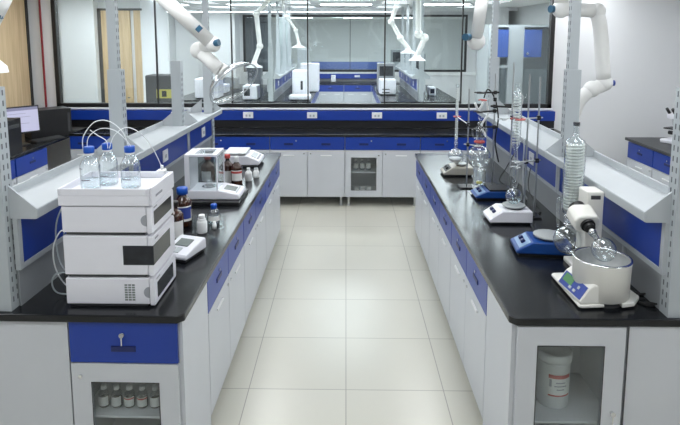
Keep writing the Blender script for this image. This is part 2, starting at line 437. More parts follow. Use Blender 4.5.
# left wall bench
for (y, w, l) in ((4.8,.62,'near cabinet of the left wall bench, outside the left edge'),(5.44,.62,'grey cabinet of the left wall bench cut by the left edge'),(6.08,.66,'blue drawer cabinet under the computer monitor at the left wall')):
    cabinet(l, (-3.68,y,0), PI/2, w, d=.6, drawers=1, doors=('p',))
tag(MB().box(-.02,0,0,0,.45,.809).build('modesty_panel','panel_grey',loc=(-4.1,6.78,0)), 'grey panel closing the knee space under the left wall bench', 'panel')
worktop('black worktop along the left wall carrying the computer', [(WL+.005,4.7),(-3.655,4.7),(-3.655,7.74),(WL+.005,7.74)], .82, .85)
# right wall bench
for k,(y, w, l) in enumerate(((7.27,.6,'farthest blue drawer cabinet of the right wall bench, by its free end'),(6.66,.6,'blue drawer cabinet of the right wall bench under the microscope'),(6.05,.6,'cabinet of the right wall bench just outside the right edge'))):
    cabinet(l, (3.68,y,0), -PI/2, w, d=.75, zt=.806, drawers=1, doors=('p',))
o = MB().prism([(3.64,5.4),(WR-.005,5.4),(WR-.005,7.32),(3.64,7.32)],'z',.815,.85).build('worktop','dark_grey',bevel=.003); tag(o,'dark grey worktop along the right wall under the microscope','worktop')

# ------------------------------------------------------------------ glassware and bottles
def bottle(name, label, cat, loc, r, h, body, cap, label_mat=None, neck=.36, capw=.5, liquid=None, lab=(.18,.62), group=None, n=24, lab_arc=(-2.6,.2), stripe=None, caph=.11):
    """h is total height with cap"""
    t = thing(name, label, cat, loc, 0, group)
    hb = h*(1-caph); sh = h*.66
    b = MB().lathe([(0,.001),(r*.9,.001),(r,.008),(r,sh*.92),(r*.93,sh*1.0),(r*.7,sh*1.09),(r*neck*1.15,sh*1.18),(r*neck,sh*1.23),(r*neck,hb+.002)], n=n)
    b.build('glass_body', body, t)
    MB().lathe([(0,hb-h*.02),(r*capw,hb-h*.02),(r*capw,h*.985),(r*capw*.92,h),(0,h)], n=n).build('cap', cap, t, bevel=0)
    if liquid: MB().lathe([(0,.004),(r*.93,.004),(r*.93,sh*.6),(0,sh*.6)], n=n).build('liquid', liquid, t)
    if label_mat:
        a0, a1 = lab_arc
        l = MB().lathe([(r+.0012,h*lab[0]),(r+.0012,h*lab[1])], n=14, a0=a0, a1=a1)
        if stripe:
            l.m(1).lathe([(r+.002,h*(lab[1]-.1)),(r+.002,h*(lab[1]-.03))], n=14, a0=a0, a1=a1)
        l.build('paper_label', [label_mat, stripe or 'print_grey'], t)
    return t
# HPLC stack
HX, HY = -1.15, 2.60
def module(label, z0, z1, win, wrap=False, vents=False):
    t = thing('chromatography_module', label, 'laboratory instrument', (HX,HY,z0), 0, None)
    h = z1-z0
    MB().box(-.215,0,.012,.195,.34,h-.004).build('body','instrument_white',t,bevel=.006)
    MB().box(-.2,.01,0,.18,.33,.012).build('foot','dark_grey',t)
    p = MB().prism([(.0,.006),(.34,.006),(.345,.02),(.345,h-.018),(.335,h-.006),(.0,h-.006)],'x',.196,.222).build('front_panel','instrument_white',t,bevel=.005)
    w0,w1,wz0,wz1 = win
    MB().box(.2215,w0,h*wz0,.2235,w1,h*wz1).build('front_window','smoke_window',p,bevel=.001)
    if wrap: MB().box(.075,-.0015,h*wz0,.2238,.0005,h*wz1).build('side_window','smoke_window',t,bevel=.001)
    else: MB().prism([(.196-.028*math.sin(PI*k/10),h*.5-.028*math.cos(PI*k/10)) for k in range(11)],'y',-.0012,.001).build('recess','print_grey',t)
    if vents:
        v = MB()
        for i in range(3):
            for j in range(7): v.box(.075+i*.018,-.0015,h*.22+j*.0125,.089+i*.018,.0005,h*.22+j*.0125+.008)
        v.build('vent','lcd',t)
    MB().box(.2225,.03,h*.86,.2232,.08,h*.9).build('badge','print_grey',p)
    return t
module('white instrument module at the bottom of the stack, with side vents', .851, 1.000, (.04,.29,.2,.74), vents=True)
module('white instrument module second from the bottom, its dark window wrapping the corner', 1.001, 1.213, (.002,.26,.30,.76), wrap=True)
module('white instrument module third from the bottom, just below the bottle tray', 1.214, 1.360, (.03,.30,.28,.76))
t = thing('solvent_tray', 'white open tray topping the instrument stack and holding three bottles', 'tray', (HX,HY,1.361))
m = MB(); m.box(-.222,-.01,0,.215,.345,.05); m.box(-.222,-.01,.05,-.212,.345,.085).box(.205,-.01,.05,.215,.345,.085).box(-.212,-.01,.05,.205,0,.085).box(-.212,.335,.05,.205,.345,.085)
m.build('tray_body','instrument_white',t,bevel=.004)
MB().prism([(.0,.0),(.345,.0),(.345,.085),(0,.088)],'x',.2155,.228).build('front_panel','instrument_white',t,bevel=.004)
MB().box(.2275,.05,.03,.2285,.15,.042).build('badge','print_grey',t)
MB().box(.16,.27,.086,.20,.32,.106).cyl((.185,.29,.1),(.185,.29,.13),.008,n=10).build('tube_fitting','plastic_white',t,bevel=.002)
tz = 1.412
def solvent(x, y, label, printed=False):
    t = thing('solvent_bottle', label, 'bottle', (x,y,tz), 0, 'clear solvent bottles in the tray')
    r = .047
    MB().lathe([(0,.002),(r*.92,.002),(r,.01),(r,.112),(r*.95,.126),(r*.75,.147),(r*.5,.163),(r*.4,.17),(r*.4,.196)],n=28).build('glass_body','glass',t)
    MB().lathe([(0,.004),(r*.93,.004),(r*.93,.05),(0,.05)],n=24).build('liquid','liquid',t)
    MB().lathe([(0,.182),(.0245,.182),(.0255,.186),(.0255,.210),(.023,.213),(0,.213)],n=28).build('cap','cap_blue',t)
    MB().lathe([(.0215,.172),(.0225,.176),(.0225,.180),(.0215,.182)],n=24).build('pouring_ring','plastic_white',t)
    if printed:
        p = MB()
        for k,(a,b) in enumerate(((-2.3,-.9),(-2.2,-1.2),(-2.3,-1.0),(-2.0,-.85))): p.lathe([(r+.001,.055+k*.014),(r+.001,.063+k*.014)],n=10,a0=a,a1=b)
        p.build('printed_scale','print_blue',t)
    else:
        MB().lathe([(r+.0008,.062),(r+.0008,.105)],n=10,a0=-2.25,a1=-1.1).build('marking_patch','glass_clear',t)
        p = MB(); p.lathe([(r+.001,.05),(r+.001,.056)],n=10,a0=-2.2,a1=-1.2); p.lathe([(r+.001,.108),(r+.001,.111)],n=10,a0=-2.7,a1=-1.9); p.build('printed_scale','print_grey',t)
solvent(-1.266,2.715,'leftmost blue-capped clear bottle in the tray on the stack')
solvent(-1.212,2.800,'middle blue-capped clear bottle in the tray on the stack')
solvent(-1.072,2.735,'rightmost blue-capped clear bottle, with blue printed marks')
zc = tz+.213
G='white solvent tubes above the stack'
tag(MB().tube([(-1.295,2.715,zc-.02),(-1.29,2.715,zc+.05),(-1.235,2.72,zc+.12),(-1.165,2.725,zc+.125),(-1.10,2.73,zc+.07),(-1.07,2.73,zc-.02)],.0025,8).build('solvent_tube','tubing'),'tallest white tube arching between the left and right bottle caps','tube',G)
tag(MB().tube([(-1.275,2.715,zc-.02),(-1.265,2.715,zc+.045),(-1.21,2.72,zc+.087),(-1.14,2.725,zc+.08),(-1.085,2.73,zc+.03),(-1.055,2.735,zc-.02)],.0022,8).build('solvent_tube','tubing'),'lower white tube arching between the left and right bottle caps','tube',G)
tag(MB().tube([(-1.195,2.77,zc-.02),(-1.20,2.765,zc+.02),(-1.235,2.75,zc+.05),(-1.262,2.73,zc+.08)],.0022,8).build('solvent_tube','tubing'),'short white tube rising left from the middle bottle cap','tube',G)
tag(MB().tube([(-1.187,2.77,zc-.02),(-1.16,2.77,zc+.045),(-1.10,2.78,zc+.085),(-1.03,2.79,zc+.05),(-.985,2.82,zc-.03),(-.966,2.89,1.483)],.0022,8).build('solvent_tube','tubing'),'white tube running from the middle bottle down to the tray corner','tube',G)
# hoses behind the stack
def at_left(x,y,z): return (x,y,z)
tag(MB().tube([(-1.372,2.78,1.30),(-1.43,2.78,1.32),(-1.475,2.76,1.22),(-1.47,2.74,1.08),(-1.43,2.72,.99),(-1.38,2.72,.96)],.004,8).build('hose','grey_tube'),'upper grey hose looping out left of the instrument stack','hose')
tag(MB().tube([(-1.372,2.86,1.22),(-1.42,2.84,1.24),(-1.46,2.80,1.15),(-1.445,2.78,1.05),(-1.40,2.8,1.0),(-1.372,2.8,.98)],.0035,8).build('hose','grey_tube'),'inner grey hose looping left of the instrument stack','hose')
tag(MB().tube([(-1.372,2.66,1.0),(-1.44,2.66,.99),(-1.475,2.68,.93),(-1.46,2.7,.872),(-1.39,2.72,.857),(-1.372,2.74,.857)],.004,8).build('hose','grey_tube'),'lower grey hose curling onto the worktop left of the stack','hose')
tag(MB().tube([(-1.40,3.05,1.15),(-1.47,2.95,1.05),(-1.46,2.9,.93),(-1.42,2.9,.858),(-1.33,3.0,.857),(-1.30,3.15,.857)],.0045,8).build('power_cable','rubber'),'black cable hanging behind the left side of the stack','cable')

tag(MB().tube([(-1.372,2.70,1.18),(-1.42,2.70,1.20),(-1.465,2.70,1.12),(-1.475,2.72,1.0),(-1.44,2.74,.90),(-1.38,2.76,.857)],.0035,8).build('hose','tubing'),'thin white hose hanging at the left side of the instrument stack','hose')
tag(MB().tube([(-1.372,2.9,1.12),(-1.43,2.86,1.10),(-1.47,2.82,.98),(-1.45,2.76,.88),(-1.40,2.70,.857),(-1.372,2.66,.857)],.005,8).build('power_cable','black'),'black cable curling down to the worktop beside the lowest module','cable')
# pH meter
t = thing('bench_meter', 'small white bench meter with grey display right of the instrument stack', 'meter', (-.975,3.25,.85), math.radians(-18))
MB().box(-.075,-.095,0,.075,.11,.016).build('base','black',t,bevel=.006)
MB().prism([(-.105,.018),(.115,.018),(.12,.03),(.115,.085),(.09,.09),(-.10,.05),(-.112,.035)],'x',-.085,.085).build('housing','instrument_white',t,bevel=.012,seg=3)
a = math.atan2(.04,.19); Mr = Matrix.Translation((0,-.005,.0725)) @ Matrix.Rotation(a,4,'X')
d = MB().box(-.048,-.015,-.002,.042,.06,.0035,Mr).build('display','lcd',t,bevel=.002)
MB().box(-.06,-.085,-.004,-.02,-.035,.003,Mr).box(-.012,-.085,-.004,.022,-.035,.003,Mr).build('keypad','shelf_grey',t)
# brown bottles group near
bottle('reagent_bottle','brown bottle with tall white label, hidden partly by the stack','bottle',(-1.12,3.56,.85),.058,.245,'amber','black','paper',lab=(.05,.50),lab_arc=(-1.7,-.2))
bottle('reagent_bottle','brown bottle with bright blue cap and blue label','bottle',(-1.135,3.80,.85),.062,.272,'amber','cap_blue','paper',lab=(.16,.55),lab_arc=(-2.3,-.2),stripe='print_blue',capw=.62,neck=.42,caph=.15)
o = MB().lathe([(0.0636,.06),(.0636,.125)],n=14,a0=-2.0,a1=-.3).build('blue_label','print_blue'); o.location=(0,0,0); o.parent=[x for x in bpy.data.objects if x.get('label')=='brown bottle with bright blue cap and blue label'][0]
bottle('plastic_bottle','small opaque white bottle with white cap in front of the balance','bottle',(-.965,3.65,.85),.034,.125,'plastic_white','plastic_white',neck=.7,capw=.62,caph=.22)
bottle('reagent_bottle','small clear bottle with blue cap in front of the balance','bottle',(-.925,3.83,.85),.038,.145,'glass','cap_blue','paper',neck=.5,capw=.58,liquid='liquid',lab=(.2,.45),caph=.2)
tag(MB().lathe([(0,0),(.014,0),(.015,.03),(.011,.036),(.011,.05),(0,.05)],n=14).build('sample_vial','plastic_white',loc=(-.90,3.73,.85)),'tiny white vial beside the small white bottle','vial')
bottle('reagent_bottle','wide brown bottle with pink cap behind the balance glass','bottle',(-1.235,4.93,.85),.062,.25,'amber_light','pink','paper',lab=(.12,.48),lab_arc=(-2.4,-.9),caph=.1)
bottle('reagent_bottle','brown bottle with a large white label right behind the balance','bottle',(-1.05,4.90,.85),.050,.27,'amber','red','paper',lab=(.08,.48),lab_arc=(-2.4,-.6),caph=.1)
bottle('reagent_bottle','brown bottle with white cap and red-banded label','bottle',(-.957,4.83,.85),.050,.27,'amber','plastic_white','paper',lab=(.22,.56),lab_arc=(-2.4,-.3),stripe='red',capw=.42,caph=.17)
bottle('plastic_bottle','small white squeeze bottle in front of the farther balance','bottle',(-.885,5.02,.85),.032,.12,'plastic_white','plastic_white',neck=.5,capw=.5)
bottle('plastic_bottle','small white jar standing right of the squeeze bottle','jar',(-.835,5.14,.85),.028,.09,'plastic_white','shelf_grey',neck=.7,capw=.7)
bottle('reagent_bottle','squat grey-blue bottle at the foot of the shelf riser','bottle',(-1.38,4.15,.85),.05,.15,'dark_glass','dark_grey',liquid='device_blue')

# analytical balance
tag(MB().box(-.22,-.17,0,.22,.22,.03).build('stone_slab','black',loc=(-1.045,4.42,.85),bevel=.004),'black anti-vibration slab under the glass-cased balance','slab')
t = thing('analytical_balance', 'white analytical balance with a glass draft case on a black slab', 'balance', (-1.03,4.43,.88))
m = MB(); m.prism([(-.235,.0),(.19,0),(.2,.02),(.185,.045),(.03,.075),(-.235,.075)],'y',-.12,.14); m.build('housing','instrument_white',t,bevel=.012,seg=3)
m = MB(); m.box(-.235,-.12,.075,-.195,.14,.36); m.box(-.195,-.12,.345,.025,-.085,.365).box(-.195,.105,.345,.025,.14,.365).box(-.02,-.085,.345,.025,.105,.365).box(-.195,-.085,.345,-.16,.105,.365)
m.box(.015,-.12,.075,.025,-.11,.345).box(.015,.13,.075,.025,.14,.345)
m.build('case_frame','instrument_white',t,bevel=.003)
MB().box(-.16,-.085,.352,-.02,.105,.358).build('top_glass','dark_glass',t)
for y in (-.118,.134): MB().box(-.195,y,.076,.015,y+.004,.345).build('side_glass','dark_glass',t)
MB().box(.018,-.11,.076,.022,.13,.345).build('front_glass','glass_clear',t)
MB().cyl((-.07,.01,.075),(-.07,.01,.084),.045,n=28).cyl((-.07,.01,.075),(-.07,.01,.078),.06,n=28).build('weighing_pan','chrome',t)
a = math.atan2(-.03,.155)
Mr = Matrix.Translation((.105,.01,.0605)) @ Matrix.Rotation(-a,4,'Y')
MB().box(-.05,-.06,-.002,.045,.06,.003,Mr).build('display','lcd',t,bevel=.002)
MB().box(.05,-.09,-.004,.065,.09,.002,Mr).build('keypad','shelf_grey',t)
tag(MB().lathe([(0,0),(.022,0),(.022,.055),(.024,.06)],n=18).build('beaker','glass',loc=(-1.10,4.44,.9645)),'tiny clear beaker on the weighing pan inside the glass case','beaker')
# precision balance
t = thing('precision_balance', 'low white balance with square pan at the far end of the left island', 'balance', (-1.05,5.70,.85))
MB().box(-.15,-.15,0,.16,.16,.02).build('base','dark_grey',t,bevel=.004)
MB().prism([(-.19,.02),(.17,.02),(.19,.04),(.18,.065),(.06,.115),(-.19,.115)],'y',-.16,.17).build('housing','instrument_white',t,bevel=.01,seg=3)
MB().box(-.18,-.15,.125,.045,.16,.143).build('weighing_pan','brushed',t,bevel=.006)
MB().cyl((-.07,0,.112),(-.07,0,.126),.04).build('pan_support','dark_grey',t)
a = math.atan2(.05,.12); Mr = Matrix.Translation((.12,.0,.092)) @ Matrix.Rotation(a,4,'Y')
MB().box(-.035,-.1,-.002,.02,.1,.003,Mr).build('display','shelf_grey',t,bevel=.002)
MB().box(.03,-.11,-.002,.05,.11,.003,Mr).build('keypad','print_grey',t)

# small bottles behind the glass door of the left end cabinet
for k in range(5):
    lbl = ['leftmost small white-capped bottle on the shelf behind the glass door','second small bottle from the left behind the glass door, white label','middle small bottle behind the glass door, red-topped label','second small bottle from the right behind the glass door, red label','rightmost small bottle behind the glass door, cut by its edge'][k]
    x,y,_ = LF(.462-.066*k,.125)
    bottle('reagent_bottle',lbl,'bottle',(x,y,.2925),.027,.114,'dark_glass','plastic_white','paper',neck=.5,capw=.55,lab=(.12,.55),lab_arc=(-2.7,-.45),stripe='red' if k in (2,3) else None,liquid='amber_light',group='small bottles behind the glass door',n=18,caph=.16)
# bucket in the right end cabinet
t = thing('chemical_tub','tall white plastic tub with red-banded label behind the glass door','tub',RF(.295,.215,.2925))
MB().lathe([(0,0),(.074,0),(.078,.006),(.08,.228),(.083,.23),(.083,.240),(.08,.242),(0,.242)],n=36).build('body','plastic_white',t)
MB().lathe([(0,.243),(.086,.243),(.086,.281),(.083,.286),(.076,.288),(.074,.282),(0,.282)],n=36).build('lid','plastic_white',t)
l = MB(); R_=.0803; A=(-2.2,-.75)
l.lathe([(R_,.07),(R_,.185)],n=16,a0=A[0],a1=A[1])
l.m(1); l.lathe([(R_+.001,.165),(R_+.001,.185)],n=16,a0=A[0],a1=A[1]); l.lathe([(R_+.001,.07),(R_+.001,.078)],n=16,a0=A[0],a1=A[1])
l.m(2)
for k,(a,b) in enumerate(((-1.75,-1.15),(-1.85,-1.05),(-1.7,-1.2))): l.lathe([(R_+.001,.14-k*.018),(R_+.001,.146-k*.018)],n=10,a0=a,a1=b)
l.box(-.001,-.001,0,0,0,.001)
l.lathe([(R_+.001,.12),(R_+.001,.16)],n=4,a0=-2.15,a1=-2.0)
l.build('paper_label',['paper','red','print_grey'],t)
# bottles in the back glass door
for k in range(3):
    bottle('reagent_bottle',['left','middle','right'][k]+' clear bottle behind the small glass door of the back bench','bottle',(.135+.085*k,7.40,.381),.034,.15,'glass','plastic_white','paper',liquid='liquid',group='bottles behind the glass door of the back bench',n=16)
for k in range(3):
    tag(MB().box(-.03,-.03,0,.03,.03,.04).build('sample_box','paper',loc=(.15+.08*k,7.36,.1165),bevel=.003),['left','middle','right'][k]+' small white box on the cabinet floor in the back bench','box','white boxes in the back bench cabinet')

# ------------------------------------------------------------------ right bench devices
def hotplate(label, loc, w, d, h, bodym, facem, platem, rz=-PI/2, pr=.07, square=False, knobm='handle_blue', n=None):
    """front (control slope) is local -y; width w along x"""
    t = thing('magnetic_stirrer', label, 'magnetic stirrer', loc, rz)
    MB().box(-w/2+.015,.015,0,w/2-.015,d-.015,.014).build('foot','black',t)
    MB().prism([(0,.014),(d,.014),(d,h),(d*.30,h),(.012,h*.45),(0,h*.38)],'x',-w/2,w/2).build('housing',bodym,t,bevel=.008,seg=3)
    y0,z0,y1,z1 = .012,h*.45,d*.30,h; a = math.atan2(z1-z0,y1-y0); L = math.hypot(z1-z0,y1-y0)
    Mr = Matrix.Translation((0,(y0+y1)/2,(z0+z1)/2)) @ Matrix.Rotation(a,4,'X')
    p = MB().box(-w/2+.02,-L/2+.01,-.002,w/2-.02,L/2-.01,.0025,Mr).build('control_panel',facem,t)
    for x in (-.03,.03):
        c0 = Mr @ Vector((x,0,.002)); c1 = Mr @ Vector((x,0,.02)); MB().cyl(c0,c1,.015,.013,n=16).build('knob',knobm,p)
    cy_ = d*.65
    if square: MB().box(-w*.42,cy_-w*.42,h,w*.42,cy_+w*.42,h+.014).build('plate',platem,t,bevel=.004)
    else:
        MB().cyl((0,cy_,h),(0,cy_,h+.012),pr*.8,n=30).build('plate_support','dark_grey',t)
        MB().lathe([(0,h+.012),(pr,h+.012),(pr+.003,h+.016),(pr+.003,h+.022),(pr-.004,h+.025),(0,h+.025)],(0,cy_,0),n=40).build('plate',platem,t)
    return t
hotplate('nearest blue stirrer with round grey plate, left of the rotary evaporator', (1.04,3.385,.85), .21,.32,.085,'device_blue','panel_blue','plate_grey',pr=.088,rz=-PI/2-.10)
hotplate('white stirrer carrying a round flask on its round plate', (1.01,3.945,.85), .21,.30,.095,'instrument_white','paper','plate_grey',pr=.078)
hotplate('farther blue stirrer with black plate under the large round flask', (1.05,4.55,.85), .21,.31,.065,'device_blue','panel_blue','black',square=True)
t = hotplate('beige stirrer under the flask of white powder at the far end', (.92,5.30,.85), .20,.28,.085,'beige','dark_grey','brushed',pr=.055,knobm='black')
def flask(name,label,loc,r,neck_r,neck_h,matn='glass',powder=None,cat='flask',z0=0,extra=None):
    t = thing(name,label,cat,loc)
    a0 = math.asin(min(.99,neck_r/r)); pf = [(0,-r)]; 
    for k in range(1,17):
        a = PI - (PI-a0)*k/16; pf.append((r*math.sin(a), r*math.cos(a)))
    top = pf[-1][1]; pf += [(neck_r,top+neck_h),(neck_r*1.35,top+neck_h+.002),(neck_r*1.35,top+neck_h+.008)]
    MB().lathe([(a,b+r) for a,b in pf],n=36).build('glass_bulb',matn,t)
    if powder:
        q = [(0,.002)]+[( (r-.004)*math.sin(a), r-(r-.004)*math.cos(a)) for a in [PI*.4*k/8 for k in range(1,9)]]; q.append((0,q[-1][1]))
        MB().lathe(q,n=28).build('contents',powder,t)
    return t
def thick_ring(mb, c, r, rr, n=28):
    c=Vector(c); pts=[c+Vector((r*math.cos(2*PI*k/n),r*math.sin(2*PI*k/n),0)) for k in range(n+1)]
    mb.tube(pts,rr,6,1); return mb
# white stirrer flask + condenser
flask('round_flask','small round flask standing on the white stirrer plate',(1.20,3.945,.9705),.058,.012,.05,powder='liquid')
def condenser(label, loc, r, L, coil=True, neck=.012, tail=.12, coilm='glass', turns=14, cr=.55):
    t = thing('condenser', label, 'glass condenser', loc)
    MB().lathe([(neck*.8,-tail),(neck*.8,-.02),(neck*1.3,0),(r*.8,.015),(r,.03),(r,L-.03),(r*.8,L-.012),(neck*1.3,L),(neck,L+.03),(neck*1.3,L+.04),(neck*1.3,L+.05)],n=28).build('glass_jacket','glass',t)
    if coil:
        n = turns*14; pts=[(r*cr*math.cos(2*PI*k/14),r*cr*math.sin(2*PI*k/14),.03+(L-.06)*k/n) for k in range(n+1)]
        MB().tube(pts,r*.10 if turns>16 else .0035,6,1).build('coil',coilm,t)
    c = MB(); c.tube([(r*.9,0,.05),(r+.02,0,.05),(r+.03,0,.07)],.004,8,3); c.tube([(r*.9,0,L-.05),(r+.02,0,L-.05),(r+.03,0,L-.03)],.004,8,3); c.build('hose_nozzle','glass',t)
    return t
condenser('tall glass condenser rising above the flask on the white stirrer',(1.20,3.945,1.375),.033,.41,tail=.235,turns=17,coilm='coil_white',cr=.7)
# rods and clamps
def rod(label, x, y, ztop, z0=.85, r=.0065, base=None, rzb=0):
    t = thing('retort_stand', label, 'retort stand', (x,y,z0),rzb)
    MB().cyl((0,0,.01),(0,0,ztop-z0),r,n=12).build('rod','steel',t)
    b = base or (.05,.05,.05,.05)
    MB().box(-b[0],-b[1],0,b[2],b[3],.012).build('base','black',t,bevel=.003)
    return t
rod('steel rod stand right of the tall condenser, the outer of two',1.375,4.01,1.875,base=(.04,.04,.045,.09))
rod('steel rod stand right of the tall condenser, the inner of two',1.345,4.15,1.885,base=(.04,.045,.04,.08))
rod('tall steel rod stand behind the left of the condenser',1.36,4.60,1.95,base=(.025,.05,.05,.09))
rod('black steel rod stand behind the large round flask',1.285,4.86,1.84,base=(.05,.05,.05,.1))
rod('steel rod stand left of the large round flask',1.05,4.80,1.72,base=(.06,.03,.05,.1))
def clamp(label, rodp, tgt, z, red=True, jaw=.03, r=.005):
    t = thing('clamp', label, 'clamp', (rodp[0],rodp[1],z))
    d = Vector((tgt[0]-rodp[0],tgt[1]-rodp[1],0)); L = d.length; u = d.normalized(); n = Vector((-u.y,u.x,0))
    MB().cyl(-u*.035,u*(L-jaw),r,n=10).build('arm','rubber' if red=='k' else 'steel',t)
    MB().box(-.013,-.013,-.016,.013,.013,.016).cyl((0,-.03,0),(0,-.012,0),.006,n=8).build('boss','black',t,bevel=.003)
    b = u*(L-jaw)
    for s_ in (-1,1):
        MB().tube([b, b+n*s_*(jaw*.9)+u*.006, b+n*s_*jaw+u*jaw*.9, b+n*s_*jaw*.55+u*jaw*1.7],.006,8,4).build('jaw','black' if red=='k' else 'pink' if red else 'steel',t)
    return t
clamp('red-tipped clamp gripping the upper part of the tall condenser',(1.375,4.01),(1.20,3.945),1.585,True,.045)
clamp('steel clamp gripping the flask neck below the tall condenser',(1.345,4.15),(1.20,3.945),1.235,False,.030)
clamp('steel clamp reaching right at the height of the flask neck',(1.375,4.01),(1.20,3.945),1.275,False,.026)
# big round flask with red clip
flask('round_flask','large round flask with a red clip at its neck',(1.135,4.74,1.045),.098,.030,.035,matn='glass')
tag(thick_ring(MB(),(0,0,0),.038,.009).build('joint_clip','red',loc=(1.135,4.74,1.272)),'red ring clip around the neck of the large round flask','clip')
t = thing('glass_adapter','clear glass dropping adapter standing in the large round flask','glass adapter',(1.135,4.74,1.262))
MB().lathe([(.018,-.03),(.02,.0),(.024,.03),(.03,.06),(.034,.09),(.028,.12),(.014,.135),(.012,.15),(.02,.16),(.02,.172),(.008,.18),(.008,.2),(.018,.21),(.018,.225)],n=24).build('glass_body','glass',t)
MB().tube([(.02,0,.03),(.055,0,.06),(.06,0,.11),(.03,0,.13)],.007,8,5).tube([(-.02,0,.03),(-.055,0,.06),(-.06,0,.11),(-.03,0,.13)],.007,8,5).build('side_arm','glass',t)
t = thing('glass_jar','clear glass cylinder with a yellow piece inside under the round flask','jar',(1.12,4.64,.9295) )
MB().lathe([(0,0),(.05,0),(.052,.004),(.052,.12),(.055,.124)],n=28).build('glass_body','glass',t)
MB().lathe([(0,.004),(.022,.004),(.026,.012),(.022,.022),(0,.024)],n=16).build('yellow_piece','yellow',t)
clamp('steel clamp reaching from the left stand to the large flask',(1.05,4.80),(1.135,4.74),1.235,False,.03)
clamp('black boss-head clamp high on the stand behind the large flask',(1.285,4.86),(1.12,4.78),1.52,'k',.035,.008)
clamp('black clamp topmost on the stand behind the large flask',(1.285,4.86),(1.14,4.84),1.68,'k',.04,.008)
clamp('black clamp pointing right on the stand behind the large flask',(1.285,4.86),(1.45,4.80),1.56,'k',.035,.009)
clamp('black clamp low on the stand behind the large flask',(1.285,4.86),(1.15,4.84),1.38,'k',.03,.008)
clamp('red-tipped clamp on the stand behind the large flask',(1.285,4.86),(1.16,4.80),1.62,True,.03)
clamp('steel clamp on the tall rod behind the condenser',(1.36,4.60),(1.25,4.5),1.50,False,.03)
# tall column flask at far stirrer
flask('round_flask','round flask holding white powder on the beige stirrer',(1.045,5.28,.9605),.072,.014,.04,powder='powder')
t = thing('fractionating_column','thin tall glass column rising from the flask of white powder','glass column',(1.045,5.28,1.14))
MB().lathe([(.010,-.03),(.012,.0),(.020,.01),(.020,.025),(.013,.03),(.013,.55),(.019,.56),(.019,.575)],n=20).build('glass_body','glass',t)
m=MB()
for k in range(26): m.lathe([(.0115,.05+k*.019),(.016,.056+k*.019),(.0115,.062+k*.019)],n=12)
m.build('vigreux_points','coil_white',t)
clamp('red-tipped clamp gripping the thin tall glass column',(1.05,4.80),(1.045,5.28),1.41,True,.03)
# black cabled bits hanging on stands
def cable(label, pts, r=.004, m_='rubber', cat='cable', name='cable'): return tag(MB().tube(pts,r,8).build(name,m_),label,cat)
cable('black cable drooping in a loop behind the white stirrer',[(1.29,4.02,.90),(1.36,4.05,.857),(1.46,4.12,.857),(1.49,4.3,.857),(1.47,4.45,.95),(1.495,4.5,1.1)])
cable('black cable hanging from the shelf behind the large flask',[(1.50,4.95,1.13),(1.42,4.92,1.0),(1.36,4.9,.90),(1.40,4.85,.857),(1.33,4.7,.857)])
cable('clear hose hanging between the condenser and the riser',[(1.213,3.98,1.45),(1.28,4.02,1.42),(1.34,4.2,1.2),(1.40,4.35,.95),(1.46,4.45,.858),(1.49,4.6,.858)],.005,'tubing','hose','hose')
cable('clear hose leaving the top of the tall condenser',[(1.213,3.98,1.76),(1.27,4.05,1.72),(1.33,4.35,1.5),(1.40,4.55,1.2),(1.46,4.7,.95),(1.48,4.8,.858)],.005,'tubing','hose','hose')
cable('black hose looping over the stand behind the flask',[(1.20,4.9,1.63),(1.24,4.93,1.7),(1.30,4.92,1.62),(1.33,4.9,1.45),(1.31,4.9,1.25),(1.36,4.95,1.05)],.006,'rubber','hose','hose')
cable('white hose bundle looping on the stand behind the flask',[(1.13,4.93,1.58),(1.17,4.95,1.52),(1.22,4.93,1.60),(1.25,4.95,1.48),(1.20,4.95,1.38),(1.24,4.95,1.28)],.010,'plastic_white','hose','hose')
# ------------------------------------------------------------------ rotary evaporator
t = thing('rotary_evaporator','ivory rotary evaporator with vertical coil condenser and two round flasks','rotary evaporator',(1.465,3.12,.85))
MB().box(-.18,-.125,0,.0,.10,.03).build('base','ivory',t,bevel=.008)
MB().box(-.155,-.12,.03,-.062,.0,.478).build('tower','ivory',t,bevel=.008)
MB().box(-.135,-.1225,.435,-.082,-.1185,.457).build('scale_slot','dark_grey',t,bevel=.003)
# motor head: tilted octagonal block
hd = Vector((-.187,-.155,.345)); axis = Vector((.06,-.93,-.37)).normalized()
q = axis.to_track_quat('Z','Y').to_matrix().to_4x4(); Mh = Matrix.Translation(hd) @ q
oc = [(-.068,-.025),(-.045,-.05),(.045,-.05),(.068,-.025),(.068,.025),(.045,.05),(-.045,.05),(-.068,.025)]
MB().prism(oc,'z',-.055,.055,Mh).build('motor_head','ivory',t,bevel=.01,seg=3)
MB().cyl((-.187,-.12,.345),(-.15,-.06,.345),.042,n=20).build('head_arm','ivory',t)
MB().cyl(hd+axis*.055,hd+axis*.07,.037,n=28).cyl(hd+axis*.065,hd+axis*.09,.028,n=24).build('chuck','black',t)
MB().cyl(hd+axis*.085,hd+axis*.135,.014,.018,n=20).cyl(hd+axis*.115,hd+axis*.125,.021,n=20).build('joint','chrome',t)
MB().cyl(hd-axis*.085,hd-axis*.05,.046,n=28).build('rear_collar','black',t)
# evaporating flask
fc = hd+axis*.245
fm = Matrix.Translation(fc)
r=.060; pf=[(0,r)]+[(r*math.sin(a),r*math.cos(a)) for a in [PI*k/18 for k in range(1,17)]]+[(.014,-r*.98),(.014,-.12)]
MB().lathe([(a,-b*-1) for a,b in pf],(0,0,0),32,Matrix.Translation(fc) @ axis.to_track_quat('Z','Y').to_matrix().to_4x4()).build('evaporating_flask','glass',t)
